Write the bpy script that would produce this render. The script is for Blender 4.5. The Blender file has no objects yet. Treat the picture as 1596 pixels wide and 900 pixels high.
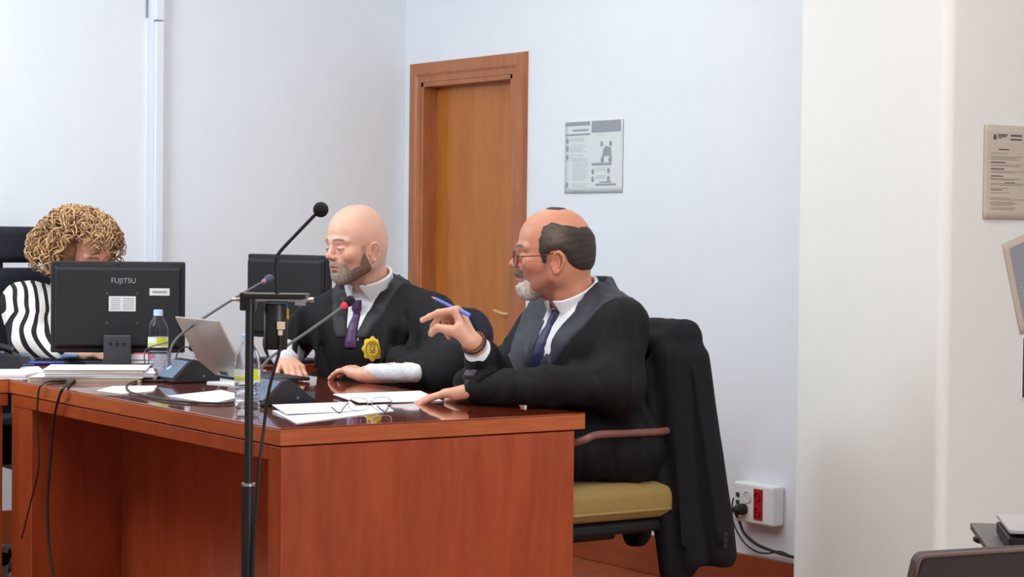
import bpy, math, random
import numpy as np
from mathutils import Vector, Matrix
random.seed(7); np.random.seed(7)
PI = math.pi
scn = bpy.context.scene
COL = scn.collection

# ------------------------------------------------------------------ camera
CAM = np.array([-2.3206, -4.3577, 1.25])
FPX, PITCH, ROLL, YAW = 3225.0, 0.028765, 0.011317, 0.600210
cF = np.array([math.sin(YAW)*math.cos(PITCH), math.cos(YAW)*math.cos(PITCH), -math.sin(PITCH)])
_R = np.array([math.cos(YAW), -math.sin(YAW), 0.0]); _U = np.cross(_R, cF)
cR = math.cos(ROLL)*_R + math.sin(ROLL)*_U
cU = -math.sin(ROLL)*_R + math.cos(ROLL)*_U
cd = bpy.data.cameras.new('camera'); cam = bpy.data.objects.new('camera', cd); COL.objects.link(cam)
cd.sensor_width = 36.0; cd.lens = 36.0*FPX/1596.0; cd.clip_start = 0.05
cam.matrix_world = Matrix(((cR[0], cU[0], -cF[0], CAM[0]), (cR[1], cU[1], -cF[1], CAM[1]), (cR[2], cU[2], -cF[2], CAM[2]), (0, 0, 0, 1)))
scn.camera = cam

# ------------------------------------------------------------------ light and exposure
scn.view_settings.view_transform = 'Standard'
scn.view_settings.look = 'None'
scn.view_settings.gamma = 1.0
scn.view_settings.use_curve_mapping = False
scn.view_settings.exposure = -0.06
w = bpy.data.worlds.new('world'); scn.world = w; w.use_nodes = True
w.node_tree.nodes['Background'].inputs[0].default_value = (0.86, 0.93, 1.0, 1)
w.node_tree.nodes['Background'].inputs[1].default_value = 0.46
def area(name, loc, target, sx, sy, power, color):
    l = bpy.data.lights.new(name, 'AREA'); l.shape = 'RECTANGLE'; l.size = sx; l.size_y = sy
    l.energy = power; l.color = color
    o = bpy.data.objects.new(name, l); COL.objects.link(o); o.location = loc
    o.rotation_euler = (Vector(target)-Vector(loc)).to_track_quat('-Z', 'Y').to_euler()
    return o
area('ceiling_and_fill_light', (-0.6, -0.6, 2.80), (-0.6, -0.6, 0), 2.4, 2.4, 46, (1.0, 0.98, 0.96))
area('ceiling_and_fill_light', (0.9, 1.3, 2.80), (0.9, 1.3, 0), 1.6, 1.2, 18, (0.97, 0.98, 1.0))
area('window_and_fill_light', (-1.6, 1.9, 2.65), (0.1, 3.3, 1.9), 1.4, 0.8, 88, (0.80, 0.94, 1.0))
area('room_lamp', (0.4, -4.2, 2.6), (1.6, 0.0, 0.9), 1.6, 1.2, 28, (1.0, 0.975, 0.95))
area('window_and_fill_light', (0.6, -6.4, 1.5), (1.4, 1.0, 0.9), 3.2, 1.9, 85, (1.0, 0.985, 0.97))  # added fill from behind the camera, no known window; brightens column and people

area('ceiling_and_fill_light', (0.75, -1.3, 2.78), (1.95, 0.0, 0.55), 0.6, 0.6, 17, (1.0, 0.985, 0.96))  # added fill, not a known lamp; aimed low to brighten the column

# ------------------------------------------------------------------ helpers
def at(px, py, axis, val):
    """the point of the plane axis=val that lies behind image point px,py"""
    d = cR*(px-798.0)/FPX + cU*(450.0-py)/FPX + cF
    t = (val-CAM[axis])/d[axis]
    return CAM + t*d
def atz(px, py, z):
    return CAM + (cR*(px-798.0)/FPX + cU*(450.0-py)/FPX + cF)*z
def V3(*a): return np.array(a, float)
def nrm(v):
    v = np.asarray(v, float); return v/np.linalg.norm(v)

def lin(c):
    return tuple(((x/255.0)/12.92 if x/255.0 <= 0.04045 else ((x/255.0+0.055)/1.055)**2.4) for x in c)

MATS = {}
def mat(name, rgb, rough=0.6, metal=0.0, noise=0.0, nscale=30.0, bump=0.0, bscale=200.0, coat=0.0, spec=0.5, emis=None, es=0.0, stretch=(1, 1, 1), sheen=0.0, attr=None):
    if name in MATS: return MATS[name]
    m = bpy.data.materials.new(name); m.use_nodes = True; MATS[name] = m
    nt = m.node_tree; b = nt.nodes['Principled BSDF']
    c = lin(rgb)
    b.inputs['Base Color'].default_value = (*c, 1); b.inputs['Roughness'].default_value = rough
    b.inputs['Metallic'].default_value = metal; b.inputs['Coat Weight'].default_value = coat
    b.inputs['Coat Roughness'].default_value = 0.06
    b.inputs['Specular IOR Level'].default_value = spec
    if sheen: b.inputs['Sheen Weight'].default_value = sheen; b.inputs['Sheen Roughness'].default_value = 0.5
    tc = nt.nodes.new('ShaderNodeTexCoord'); mp = nt.nodes.new('ShaderNodeMapping')
    mp.inputs['Scale'].default_value = stretch
    nt.links.new(tc.outputs['Object'], mp.inputs[0])
    src = None
    if attr:
        a = nt.nodes.new('ShaderNodeAttribute'); a.attribute_name = attr
        src = a.outputs['Color']
    n = nt.nodes.new('ShaderNodeTexNoise'); n.inputs['Scale'].default_value = nscale; n.inputs['Detail'].default_value = 6
    nt.links.new(mp.outputs[0], n.inputs['Vector'])
    r = nt.nodes.new('ShaderNodeMapRange'); r.inputs[1].default_value = 0.25; r.inputs[2].default_value = 0.75
    r.inputs[3].default_value = 1-noise; r.inputs[4].default_value = 1+noise
    nt.links.new(n.outputs[0], r.inputs[0])
    mx = nt.nodes.new('ShaderNodeVectorMath'); mx.operation = 'SCALE'
    if src is not None: nt.links.new(src, mx.inputs[0])
    else: mx.inputs[0].default_value = c
    nt.links.new(r.outputs[0], mx.inputs['Scale'])
    nt.links.new(mx.outputs[0], b.inputs['Base Color'])
    if bump:
        n2 = nt.nodes.new('ShaderNodeTexNoise'); n2.inputs['Scale'].default_value = bscale; n2.inputs['Detail'].default_value = 3
        nt.links.new(tc.outputs['Object'], n2.inputs['Vector'])
        bp = nt.nodes.new('ShaderNodeBump'); bp.inputs['Strength'].default_value = bump; bp.inputs['Distance'].default_value = 0.004
        nt.links.new(n2.outputs[0], bp.inputs['Height']); nt.links.new(bp.outputs[0], b.inputs['Normal'])
    if emis: b.inputs['Emission Color'].default_value = (*lin(emis), 1); b.inputs['Emission Strength'].default_value = es
    return m

def wood(name, c1, c2, stretch, rough=0.35, coat=0.3, scale=3.0, planks=None):
    m = bpy.data.materials.new(name); m.use_nodes = True; MATS[name] = m
    nt = m.node_tree; b = nt.nodes['Principled BSDF']
    b.inputs['Roughness'].default_value = rough; b.inputs['Coat Weight'].default_value = coat; b.inputs['Coat Roughness'].default_value = 0.04
    tc = nt.nodes.new('ShaderNodeTexCoord'); mp = nt.nodes.new('ShaderNodeMapping'); mp.inputs['Scale'].default_value = stretch
    nt.links.new(tc.outputs['Object'], mp.inputs[0])
    n = nt.nodes.new('ShaderNodeTexNoise'); n.inputs['Scale'].default_value = scale; n.inputs['Detail'].default_value = 8; n.inputs['Roughness'].default_value = 0.62; n.inputs['Distortion'].default_value = 0.8
    nt.links.new(mp.outputs[0], n.inputs['Vector'])
    cr = nt.nodes.new('ShaderNodeValToRGB')
    cr.color_ramp.elements[0].position = 0.3; cr.color_ramp.elements[0].color = (*lin(c1), 1)
    cr.color_ramp.elements[1].position = 0.7; cr.color_ramp.elements[1].color = (*lin(c2), 1)
    nt.links.new(n.outputs[0], cr.inputs[0])
    out = cr.outputs[0]
    if planks:
        br = nt.nodes.new('ShaderNodeTexBrick'); br.inputs['Scale'].default_value = 1.0
        br.inputs['Brick Width'].default_value = planks[0]; br.inputs['Row Height'].default_value = planks[1]
        br.inputs['Mortar Size'].default_value = 0.002
        br.inputs['Color1'].default_value = (0.85, 0.85, 0.85, 1); br.inputs['Color2'].default_value = (1.1, 1.1, 1.1, 1); br.inputs['Mortar'].default_value = (0.35, 0.35, 0.35, 1)
        nt.links.new(tc.outputs['Object'], br.inputs['Vector'])
        mu = nt.nodes.new('ShaderNodeVectorMath'); mu.operation = 'MULTIPLY'
        nt.links.new(out, mu.inputs[0]); nt.links.new(br.outputs['Color'], mu.inputs[1]); out = mu.outputs[0]
    nt.links.new(out, b.inputs['Base Color'])
    return m

# geometry collector -------------------------------------------------
def rotz(a): c, s = math.cos(a), math.sin(a); return np.array([[c, -s, 0], [s, c, 0], [0, 0, 1.0]])
def frame(x, up=(0, 0, 1)):
    x = nrm(x); y = np.cross(up, x)
    if np.linalg.norm(y) < 1e-5: y = np.cross((0, 1, 0), x)
    y = nrm(y); z = np.cross(x, y)
    return np.array([x, y, z]).T
class MB:
    def __init__(s): s.v = []; s.f = []
    def add(s, vs, fs):
        o = len(s.v); s.v += [tuple(map(float, p)) for p in vs]; s.f += [tuple(i+o for i in f) for f in fs]; return s
    def box(s, c, size, rot=None):
        c = np.array(c, float); h = np.array(size, float)/2; R = np.eye(3) if rot is None else rot
        P = [c+R@(h*np.array(q)) for q in ((-1,-1,-1),(1,-1,-1),(1,1,-1),(-1,1,-1),(-1,-1,1),(1,-1,1),(1,1,1),(-1,1,1))]
        return s.add(P, [(0,3,2,1),(4,5,6,7),(0,1,5,4),(1,2,6,5),(2,3,7,6),(3,0,4,7)])
    def mm(s, lo, hi):
        lo = np.array(lo, float); hi = np.array(hi, float); return s.box((lo+hi)/2, hi-lo)
    def prism(s, poly, d, close=True):
        """poly: list of 3-D points, extruded by vector d"""
        n = len(poly); d = np.array(d, float); P = [np.array(p, float) for p in poly]
        Q = P+[p+d for p in P]
        return s.add(Q, [tuple(range(n))[::-1], tuple(range(n, 2*n))]+[(i, (i+1) % n, n+(i+1) % n, n+i) for i in range(n)])
    def tube(s, pts, r, seg=10, cap=True):
        pts = [np.array(p, float) for p in pts]; n = len(pts)
        rr = [r]*n if np.isscalar(r) else list(r)
        vs = []; t = nrm(pts[1]-pts[0]); a = np.cross(t, (0, 0, 1))
        if np.linalg.norm(a) < 1e-3: a = np.cross(t, (1, 0, 0))
        a = nrm(a)
        for i, p in enumerate(pts):
            t = nrm(pts[min(i+1, n-1)]-pts[max(i-1, 0)])
            a = a-t*(a@t); a = nrm(a); b = np.cross(t, a)
            for k in range(seg):
                q = 2*PI*k/seg; vs.append(p+rr[i]*(math.cos(q)*a+math.sin(q)*b))
        fs = [(i*seg+k, i*seg+(k+1) % seg, (i+1)*seg+(k+1) % seg, (i+1)*seg+k) for i in range(n-1) for k in range(seg)]
        if cap: fs += [tuple(range(seg))[::-1], tuple((n-1)*seg+k for k in range(seg))]
        return s.add(vs, fs)
    def lathe(s, prof, c, axis=(0, 0, 1), seg=32):
        Rm = frame(axis); c = np.array(c, float); vs = []
        for r, h in prof:
            for k in range(seg):
                q = 2*PI*k/seg; vs.append(c+Rm@np.array([h, r*math.cos(q), r*math.sin(q)]))
        n = len(prof)
        fs = [(i*seg+k, i*seg+(k+1) % seg, (i+1)*seg+(k+1) % seg, (i+1)*seg+k) for i in range(n-1) for k in range(seg)]
        fs += [tuple(range(seg))[::-1], tuple((n-1)*seg+k for k in range(seg))]
        return s.add(vs, fs)
    def ball(s, c, r, R=None, seg=20):
        r = np.array([r, r, r] if np.isscalar(r) else r, float); R = np.eye(3) if R is None else R; c = np.array(c, float); vs = []
        n = seg//2
        for i in range(n+1):
            th = 0.001+(PI-0.002)*i/n
            for k in range(seg):
                q = 2*PI*k/seg; vs.append(c+R@(r*np.array([math.sin(th)*math.cos(q), math.sin(th)*math.sin(q), math.cos(th)])))
        fs = [(i*seg+k, (i+1)*seg+k, (i+1)*seg+(k+1) % seg, i*seg+(k+1) % seg) for i in range(n) for k in range(seg)]
        return s.add(vs, fs)
    def torus(s, c, axis, R, r, seg=40, t=8, sq=(1, 1)):
        Rm = frame(axis); pts = [np.array(c)+Rm@np.array([0, R*sq[0]*math.cos(2*PI*k/seg), R*sq[1]*math.sin(2*PI*k/seg)]) for k in range(seg)]
        vs = []; ax = Rm[:, 0]
        for k in range(seg):
            o = nrm(pts[k]-np.array(c))
            for j in range(t):
                q = 2*PI*j/t; vs.append(pts[k]+r*(math.cos(q)*o+math.sin(q)*ax))
        return s.add(vs, [(k*t+j, k*t+(j+1) % t, ((k+1) % seg)*t+(j+1) % t, ((k+1) % seg)*t+j) for k in range(seg) for j in range(t)])

ORIG = {}
def tag(o, label=None, cat=None, group=None, kind=None):
    if label: o['label'] = label
    if cat: o['category'] = cat
    if group: o['group'] = group
    if kind: o['kind'] = kind
    return o
def thing(name, label, cat, loc, group=None):
    o = bpy.data.objects.new(name, None); COL.objects.link(o); o.location = tuple(map(float, loc)); o.empty_display_size = 0.05
    ORIG[o] = np.array(loc, float); return tag(o, label, cat, group)
def mesh_obj(name, verts, faces, m, parent=None, smooth=False, bevel=0.0, label=None, origin=None):
    org = ORIG[parent] if parent is not None else (np.array(origin, float) if origin is not None else np.zeros(3))
    vv = np.asarray(verts, float)-org
    me = bpy.data.meshes.new(name)
    if isinstance(faces, np.ndarray):
        me.vertices.add(len(vv)); me.vertices.foreach_set('co', vv.ravel())
        nf = len(faces); me.loops.add(nf*4); me.loops.foreach_set('vertex_index', faces.ravel().astype(np.int32))
        me.polygons.add(nf); me.polygons.foreach_set('loop_start', np.arange(0, nf*4, 4, dtype=np.int32))
        try: me.polygons.foreach_set('loop_total', np.full(nf, 4, dtype=np.int32))
        except Exception: pass
        me.update(calc_edges=True)
    else:
        me.from_pydata([tuple(p) for p in vv], [], faces)
    me.validate(); me.materials.append(m)
    o = bpy.data.objects.new(name, me); COL.objects.link(o)
    if parent is not None: o.parent = parent; ORIG[o] = ORIG[parent]
    else: o.location = tuple(org); ORIG[o] = org
    if not isinstance(faces, np.ndarray):
        import bmesh
        bm = bmesh.new(); bm.from_mesh(me); bmesh.ops.recalc_face_normals(bm, faces=bm.faces); bm.to_mesh(me); bm.free()
    if smooth:
        me.polygons.foreach_set('use_smooth', [True]*len(me.polygons))
        if smooth == 'auto':
            import bmesh
            bm = bmesh.new(); bm.from_mesh(me)
            for e in bm.edges:
                if len(e.link_faces) == 2 and e.calc_face_angle(0) > 0.6: e.smooth = False
            bm.to_mesh(me); bm.free()
    if bevel:
        bv = o.modifiers.new('bevel', 'BEVEL'); bv.width = bevel; bv.segments = 3; bv.limit_method = 'ANGLE'; bv.angle_limit = 0.6
        bv.harden_normals = bevel >= 0.03
        if bevel >= 0.03: bv.segments = 8; me.polygons.foreach_set('use_smooth', [True]*len(me.polygons))
    if label: o['label'] = label
    return o
def put(name, mb, m, parent=None, smooth=False, bevel=0.0, label=None, origin=None):
    return mesh_obj(name, mb.v, mb.f, m, parent, smooth, bevel, label, origin)
def text(name, body, size, loc, right, up, m, parent):
    """real lettering, right and up give the plane it is written on"""
    cu = bpy.data.curves.new(name, 'FONT'); cu.body = body; cu.size = size; cu.extrude = 0.0003; cu.align_x = 'CENTER'; cu.align_y = 'CENTER'
    o = bpy.data.objects.new(name, cu); COL.objects.link(o); cu.materials.append(m)
    bpy.context.view_layer.update()
    me = bpy.data.meshes.new_from_object(o.evaluated_get(bpy.context.evaluated_depsgraph_get())); bpy.data.objects.remove(o)
    o = bpy.data.objects.new(name, me); COL.objects.link(o)
    r = nrm(right); u = nrm(up); n = np.cross(r, u); l = np.array(loc)-ORIG[parent]
    o.parent = parent
    o.matrix_local = Matrix(((r[0], u[0], n[0], l[0]), (r[1], u[1], n[1], l[1]), (r[2], u[2], n[2], l[2]), (0, 0, 0, 1)))
    return o
def spline(pts, n=12):
    P = [np.array(p, float) for p in pts]; P = [2*P[0]-P[1]]+P+[2*P[-1]-P[-2]]; out = []
    for i in range(1, len(P)-2):
        for k in range(n):
            t = k/n
            out.append(0.5*((2*P[i])+(-P[i-1]+P[i+1])*t+(2*P[i-1]-5*P[i]+4*P[i+1]-P[i+2])*t*t+(-P[i-1]+3*P[i]-3*P[i+1]+P[i+2])*t**3))
    out.append(P[-2]); return out

# ------------------------------------------------------------------ volume sculpting (distance fields turned into one surface)
BIG = 0.06
class Field:
    def __init__(s, lo, hi, h):
        s.lo = np.array(lo, float); s.h = h
        s.n = np.ceil((np.array(hi, float)-s.lo)/h).astype(int)+1
        s.a = np.full(tuple(s.n), BIG, np.float32)
    def win(s, lo, hi, m):
        i0 = np.clip(np.floor((np.array(lo)-m-s.lo)/s.h).astype(int), 0, s.n); i1 = np.clip(np.ceil((np.array(hi)+m-s.lo)/s.h).astype(int)+1, 0, s.n)
        if (i1 <= i0).any(): return None
        ax = [(s.lo[k]+s.h*np.arange(i0[k], i1[k])).astype(np.float32) for k in range(3)]
        return (slice(i0[0], i1[0]), slice(i0[1], i1[1]), slice(i0[2], i1[2])), (ax[0][:, None, None], ax[1][None, :, None], ax[2][None, None, :])
    def apply(s, lo, hi, fn, k, op):
        m = 0.03+k
        w_ = s.win(lo, hi, m)
        if w_ is None: return s
        sl, (X, Y, Z) = w_
        d = fn(X, Y, Z); a = s.a[sl]
        if op == 'add':
            if k > 0: hh = np.maximum(k-np.abs(a-d), 0)/k; r = np.minimum(a, d)-hh*hh*k*0.25
            else: r = np.minimum(a, d)
        else:
            d = -d
            if k > 0: hh = np.maximum(k-np.abs(a-d), 0)/k; r = np.maximum(a, d)+hh*hh*k*0.25
            else: r = np.maximum(a, d)
        s.a[sl] = r; return s
    def cone(s, a, b, r1, r2, k=0.01, op='add'):
        a = np.array(a, float); b = np.array(b, float); ab = b-a; L2 = max(float(ab@ab), 1e-9)
        lo = np.minimum(a-r1, b-r2); hi = np.maximum(a+r1, b+r2)
        def fn(X, Y, Z):
            x, y, z = X-a[0], Y-a[1], Z-a[2]
            t = np.clip((x*ab[0]+y*ab[1]+z*ab[2])/L2, 0, 1)
            return np.sqrt((x-t*ab[0])**2+(y-t*ab[1])**2+(z-t*ab[2])**2)-(r1+(r2-r1)*t)
        return s.apply(lo, hi, fn, k, op)
    def ell(s, c, r, k=0.01, rot=None, op='add'):
        c = np.array(c, float); r = np.array(r, float); R = np.eye(3) if rot is None else rot; m = r.max()
        ext = np.sqrt(((R*r)**2).sum(1))
        def fn(X, Y, Z):
            x, y, z = X-c[0], Y-c[1], Z-c[2]
            u = [(x*R[0, i]+y*R[1, i]+z*R[2, i]) for i in range(3)]
            k0 = np.sqrt(sum((u[i]/r[i])**2 for i in range(3)))+1e-6; k1 = np.sqrt(sum((u[i]/r[i]**2)**2 for i in range(3)))+1e-6
            return k0*(k0-1)/k1
        return s.apply(c-ext, c+ext, fn, k, op)
    def fun(s, fn, op='add', k=0.0):
        return s.apply(s.lo, s.lo+s.n*s.h, fn, k, op)
    def copy(s):
        o = Field.__new__(Field); o.lo, o.h, o.n, o.a = s.lo, s.h, s.n, s.a.copy(); return o
    def mesh(s, relax=1):
        a = s.a; n = s.n; ins = a < 0
        cid = []; pos = []; quads = []
        st = np.array([n[1]*n[2], n[2], 1])
        for ax in range(3):
            sl0 = [slice(None)]*3; sl1 = [slice(None)]*3; sl0[ax] = slice(0, -1); sl1[ax] = slice(1, None)
            o1, o2 = (ax+1) % 3, (ax+2) % 3
            for o_ in (o1, o2): sl0[o_] = slice(1, -1); sl1[o_] = slice(1, -1)
            cr = ins[tuple(sl0)] != ins[tuple(sl1)]
            I = np.array(np.nonzero(cr)).T
            I[:, o1] += 1; I[:, o2] += 1
            if not len(I): continue
            J = I.copy(); J[:, ax] += 1
            v0 = a[I[:, 0], I[:, 1], I[:, 2]]; v1 = a[J[:, 0], J[:, 1], J[:, 2]]
            t = v0/(v0-v1)
            P = I.astype(float); P[:, ax] += t
            ids = []
            for d1, d2 in ((-1, -1), (0, -1), (0, 0), (-1, 0)):
                K = I.copy(); K[:, o1] += d1; K[:, o2] += d2
                c_ = K@st; ids.append(c_); cid.append(c_); pos.append(P)
            q = np.array(ids).T; fl = v0 > 0
            q[fl] = q[fl][:, ::-1]
            quads.append(q)
        cid = np.concatenate(cid); pos = np.concatenate(pos); quads = np.concatenate(quads)
        u, inv = np.unique(cid, return_inverse=True); cnt = np.bincount(inv)
        V = np.stack([np.bincount(inv, weights=pos[:, k])/cnt for k in range(3)], 1)
        Q = np.searchsorted(u, quads)
        for _ in range(relax):
            acc = np.zeros_like(V); c2 = np.zeros(len(V))
            for i in range(4):
                for j in ((i+1) % 4, (i-1) % 4):
                    for k in range(3): acc[:, k] += np.bincount(Q[:, i], weights=V[Q[:, j], k], minlength=len(V))
                    c2 += np.bincount(Q[:, i], minlength=len(V))
            V = V*0.5+0.5*acc/c2[:, None]
        return V*s.h+s.lo, Q
class Local:
    """a field seen from a rotated, moved frame"""
    def __init__(s, f, T, M, sc=1.0): s.f, s.T, s.M, s.sc = f, np.array(T, float), M, sc
    def w(s, p): return s.T+s.sc*(s.M@np.array(p, float))
    def cone(s, a, b, r1, r2, k=0.01, op='add'): s.f.cone(s.w(a), s.w(b), r1*s.sc, r2*s.sc, k, op); return s
    def ell(s, c, r, k=0.01, rot=None, op='add'):
        s.f.ell(s.w(c), np.array(r)*s.sc, k, s.M if rot is None else s.M@rot, op); return s
    def inv(s, P): return ((P-s.T)@s.M)/s.sc
def color_attr(o, rgb):
    me = o.data; a = me.color_attributes.new('col', 'FLOAT_COLOR', 'POINT')
    a.data.foreach_set('color', np.concatenate([rgb, np.ones((len(rgb), 1))], 1).astype(np.float32).ravel())
def snoise(P, fr, seed=0):
    rs = np.random.RandomState(seed); o = 0
    for i in range(5):
        k = rs.normal(size=3)*fr; ph = rs.rand()*6.28; o = o+np.sin(P[..., 0]*k[0]+P[..., 1]*k[1]+P[..., 2]*k[2]+ph)
    return o/5
def fnoise(X, Y, Z, fr, seed=0, st=(1, 1, 1)):
    rs = np.random.RandomState(seed); o = 0
    for i in range(5):
        k = rs.normal(size=3)*fr*np.array(st); ph = rs.rand()*6.28; o = o+np.sin(X*k[0]+Y*k[1]+Z*k[2]+ph)
    return o/5
def polysd(x, z, poly):
    """signed distance to a 2-D polygon"""
    P = np.array(poly, float); d = None; ins = np.zeros(np.broadcast(x, z).shape, bool)
    for i in range(len(P)):
        a = P[i]; b = P[(i+1) % len(P)]; e = b-a
        wx, wz = x-a[0], z-a[1]; t = np.clip((wx*e[0]+wz*e[1])/(e@e), 0, 1)
        q = (wx-e[0]*t)**2+(wz-e[1]*t)**2; d = q if d is None else np.minimum(d, q)
        c = ((a[1] > z) != (b[1] > z)) & (x < (b[0]-a[0])*(z-a[1])/((b[1]-a[1]) if b[1] != a[1] else 1e-9)+a[0]); ins = ins ^ c
    return np.where(ins, -1, 1)*np.sqrt(d)

# ------------------------------------------------------------------ materials
wall_m = mat('wall_paint', (226, 230, 236), 0.85, noise=0.012, nscale=6, bump=0.05, bscale=400)
wall_w = mat('column_paint', (232, 234, 230), 0.85, noise=0.012, nscale=6, bump=0.05, bscale=400)
ceil_m = mat('ceiling_paint', (238, 238, 236), 0.9)
white_pl = mat('white_plastic', (228, 230, 230), 0.45)
trunk_m = mat('trunking_plastic', (224, 228, 238), 0.5)
floor_m = wood('floor_wood', (120, 52, 24), (176, 92, 48), (1.5, 9, 9), rough=0.28, coat=0.5, scale=2.5, planks=(1.2, 0.12))
top_m = wood('desk_top_wood', (122, 42, 18), (156, 64, 32), (6, 1.2, 6), rough=0.10, coat=1.0, scale=3)
slab_m = wood('desk_edge_wood', (164, 78, 34), (192, 102, 52), (1.3, 1.3, 14), rough=0.3, coat=0.3, scale=4)
panel_m = wood('desk_panel_wood', (148, 60, 26), (176, 80, 38), (7, 7, 1.0), rough=0.3, coat=0.3, scale=2.2)
door_m = wood('door_wood', (164, 92, 28), (190, 114, 44), (5, 5, 0.7), rough=0.38, coat=0.15, scale=2.2)
case_m = wood('door_casing_wood', (148, 86, 48), (178, 108, 64), (6, 6, 1.0), rough=0.4, coat=0.1, scale=3)
base_m = wood('baseboard_wood', (130, 56, 24), (158, 74, 34), (6, 1, 6), rough=0.35, coat=0.3, scale=2)
brass = mat('brass', (226, 190, 116), 0.35, metal=0.6)
steel = mat('brushed_steel', (200, 200, 202), 0.3, metal=0.9)
chrome = mat('chrome', (220, 220, 222), 0.12, metal=1.0)
black_pl = mat('black_plastic', (15, 15, 20), 0.55, noise=0.05)
black_mt = mat('black_painted_metal', (34, 33, 33), 0.35)
grey_pl = mat('dark_grey_plastic', (58, 60, 68), 0.5)
bluegrey = mat('blue_grey_plastic', (96, 110, 132), 0.45)
foam = mat('black_foam', (24, 22, 26), 0.95, bump=0.4, bscale=900)
paper = mat('white_paper', (236, 238, 244), 0.8, noise=0.01)
paper_warm = mat('off_white_paper', (226, 220, 206), 0.8, noise=0.02)
paper_tan = mat('tan_paper', (196, 186, 172), 0.85, noise=0.03, nscale=8)
paper_grey = mat('poster_paper', (212, 218, 218), 0.8)
ink = mat('dark_ink', (88, 84, 82), 0.8)
ink_grey = mat('grey_ink', (150, 154, 162), 0.8)
ink_light = mat('light_grey_ink', (186, 192, 194), 0.8)
ink_tan = mat('faded_ink', (150, 141, 130), 0.85)
pink = mat('pink_paper', (232, 96, 132), 0.7)
blue = mat('blue_card', (62, 128, 196), 0.6)
red_s = mat('red_plastic', (176, 22, 30), 0.3)
red_l = mat('red_lamp', (230, 20, 50), 0.3, emis=(255, 10, 50), es=1.2)
yellow = mat('yellow_tape', (214, 180, 60), 0.6)
ivory = mat('ivory_plastic', (232, 218, 190), 0.5)
cable_m = mat('black_rubber', (30, 29, 30), 0.5)
greycable = mat('grey_cable', (92, 90, 94), 0.5)
laptop_m = mat('silver_laptop_shell', (176, 168, 160), 0.35, metal=0.45)
ochre = mat('ochre_fabric', (158, 134, 78), 0.95, noise=0.10, nscale=220, bump=0.5, bscale=700)
navy_f = mat('navy_fabric', (28, 30, 44), 0.95, noise=0.1, nscale=120)
arm_m = mat('brown_armrest', (128, 84, 78), 0.4)
dark_brown = mat('dark_brown_leather', (44, 30, 28), 0.5)

# ------------------------------------------------------------------ the room
WX, FY = 2.35, 3.30
DY0, DY1, DZ = 2.369, 3.231, 1.953                # outside of the door casing
def struct(name, mb, m, bevel=0, **k): o = put(name, mb, m, bevel=bevel, **k); o['kind'] = 'structure'; return o
struct('floor', MB().mm((-6, -7, -0.1), (4.2, 3.5, 0)), floor_m)
struct('ceiling', MB().mm((-6, -7, 2.9), (4.2, 3.5, 3.0)), ceil_m)
wb = MB(); wb.mm((WX, 0.0, 0), (WX+0.2, DY0+0.03, 2.9)); wb.mm((WX, DY1-0.03, 0), (WX+0.2, FY+0.2, 2.9)); wb.mm((WX, DY0+0.03, DZ-0.03), (WX+0.2, DY1-0.03, 2.9)); wb.mm((WX+0.16, DY0, 0), (WX+0.2, DY1, 2.9))
struct('wall_back', wb, wall_m)
struct('wall_left', MB().mm((-6, FY, 0), (WX, FY+0.2, 2.9)), wall_m)
struct('wall_right', MB().mm((1.90, -0.31, 0), (4.2, 0.305, 2.9)), wall_w, bevel=0.03)
bh = float(at(1141.6, 860.4, 0, WX-0.012)[2])
bb = MB(); bb.mm((WX-0.014, 0.305, 0), (WX, DY0, bh)); bb.mm((WX-0.014, DY1, 0), (WX, FY, bh)); struct('baseboard_back', bb, base_m, bevel=0.003)
struct('baseboard_left', MB().mm((-6, FY-0.014, 0), (WX-0.014, FY, bh)), base_m, bevel=0.003)
# white trunking up the far wall, with a cover joint
tx0, tx1, tx2 = float(at(225, 200, 1, FY)[0]), float(at(237.5, 200, 1, FY)[0]), float(at(250, 200, 1, FY)[0])
tj = float(at(240, 33, 1, FY)[2])
tr = MB(); tr.mm((tx0, FY-0.014, bh), (tx1, FY, 2.9)); tr.mm((tx1, FY-0.032, bh), (tx2, FY, tj-0.003)); tr.mm((tx1-0.002, FY-0.035, tj+0.003), (tx2, FY, 2.9))
struct('trim_1', tr, trunk_m, bevel=0.003)
sl = MB(); q = at(229, 28, 1, FY-0.015); sl.mm((q[0]-0.005, FY-0.017, q[2]), (q[0]+0.005, FY-0.013, 2.6)); struct('trim_2', sl, ink_grey)
# door
dr = thing('door_1', None, None, (WX, (DY0+DY1)/2, 0)); dr['kind'] = 'structure'
cw = 0.085
cs = MB()
prof = [(0, 0), (0.022, 0.004), (0.026, 0.05), (0.018, 0.062), (0.018, cw), (0, cw)]     # out of the wall, across
def casing(mb, a, b, inward):
    a = np.array(a); b = np.array(b); inward = np.array(inward, float)
    P = [a+np.array([-p[0], 0, 0])+inward*p[1] for p in prof]; Q = [b+np.array([-p[0], 0, 0])+inward*p[1] for p in prof]
    d = nrm(b-a)
    return P, Q
n = len(prof)
for (a, b, iw, sa, sb) in (((WX, DY1, 0), (WX, DY1, DZ), (0, -1, 0), 0, -1), ((WX, DY0, 0), (WX, DY0, DZ), (0, 1, 0), 0, -1), ((WX, DY1, DZ), (WX, DY0, DZ), (0, 0, -1), -1, -1)):
    d = nrm(np.array(b)-np.array(a)); P = []; Q = []
    for p in prof:
        off = np.array([-p[0], 0, 0])+np.array(iw, float)*p[1]
        P.append(np.array(a)+off-sa*d*p[1]); Q.append(np.array(b)+off+sb*d*p[1])
    cs.add(P+Q, [(i, (i+1) % n, n+(i+1) % n, n+i) for i in range(n)]+[tuple(range(n))[::-1], tuple(range(n, 2*n))])
put('door_casing', cs, case_m, dr)
jb = MB(); ji = 0.02
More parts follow.
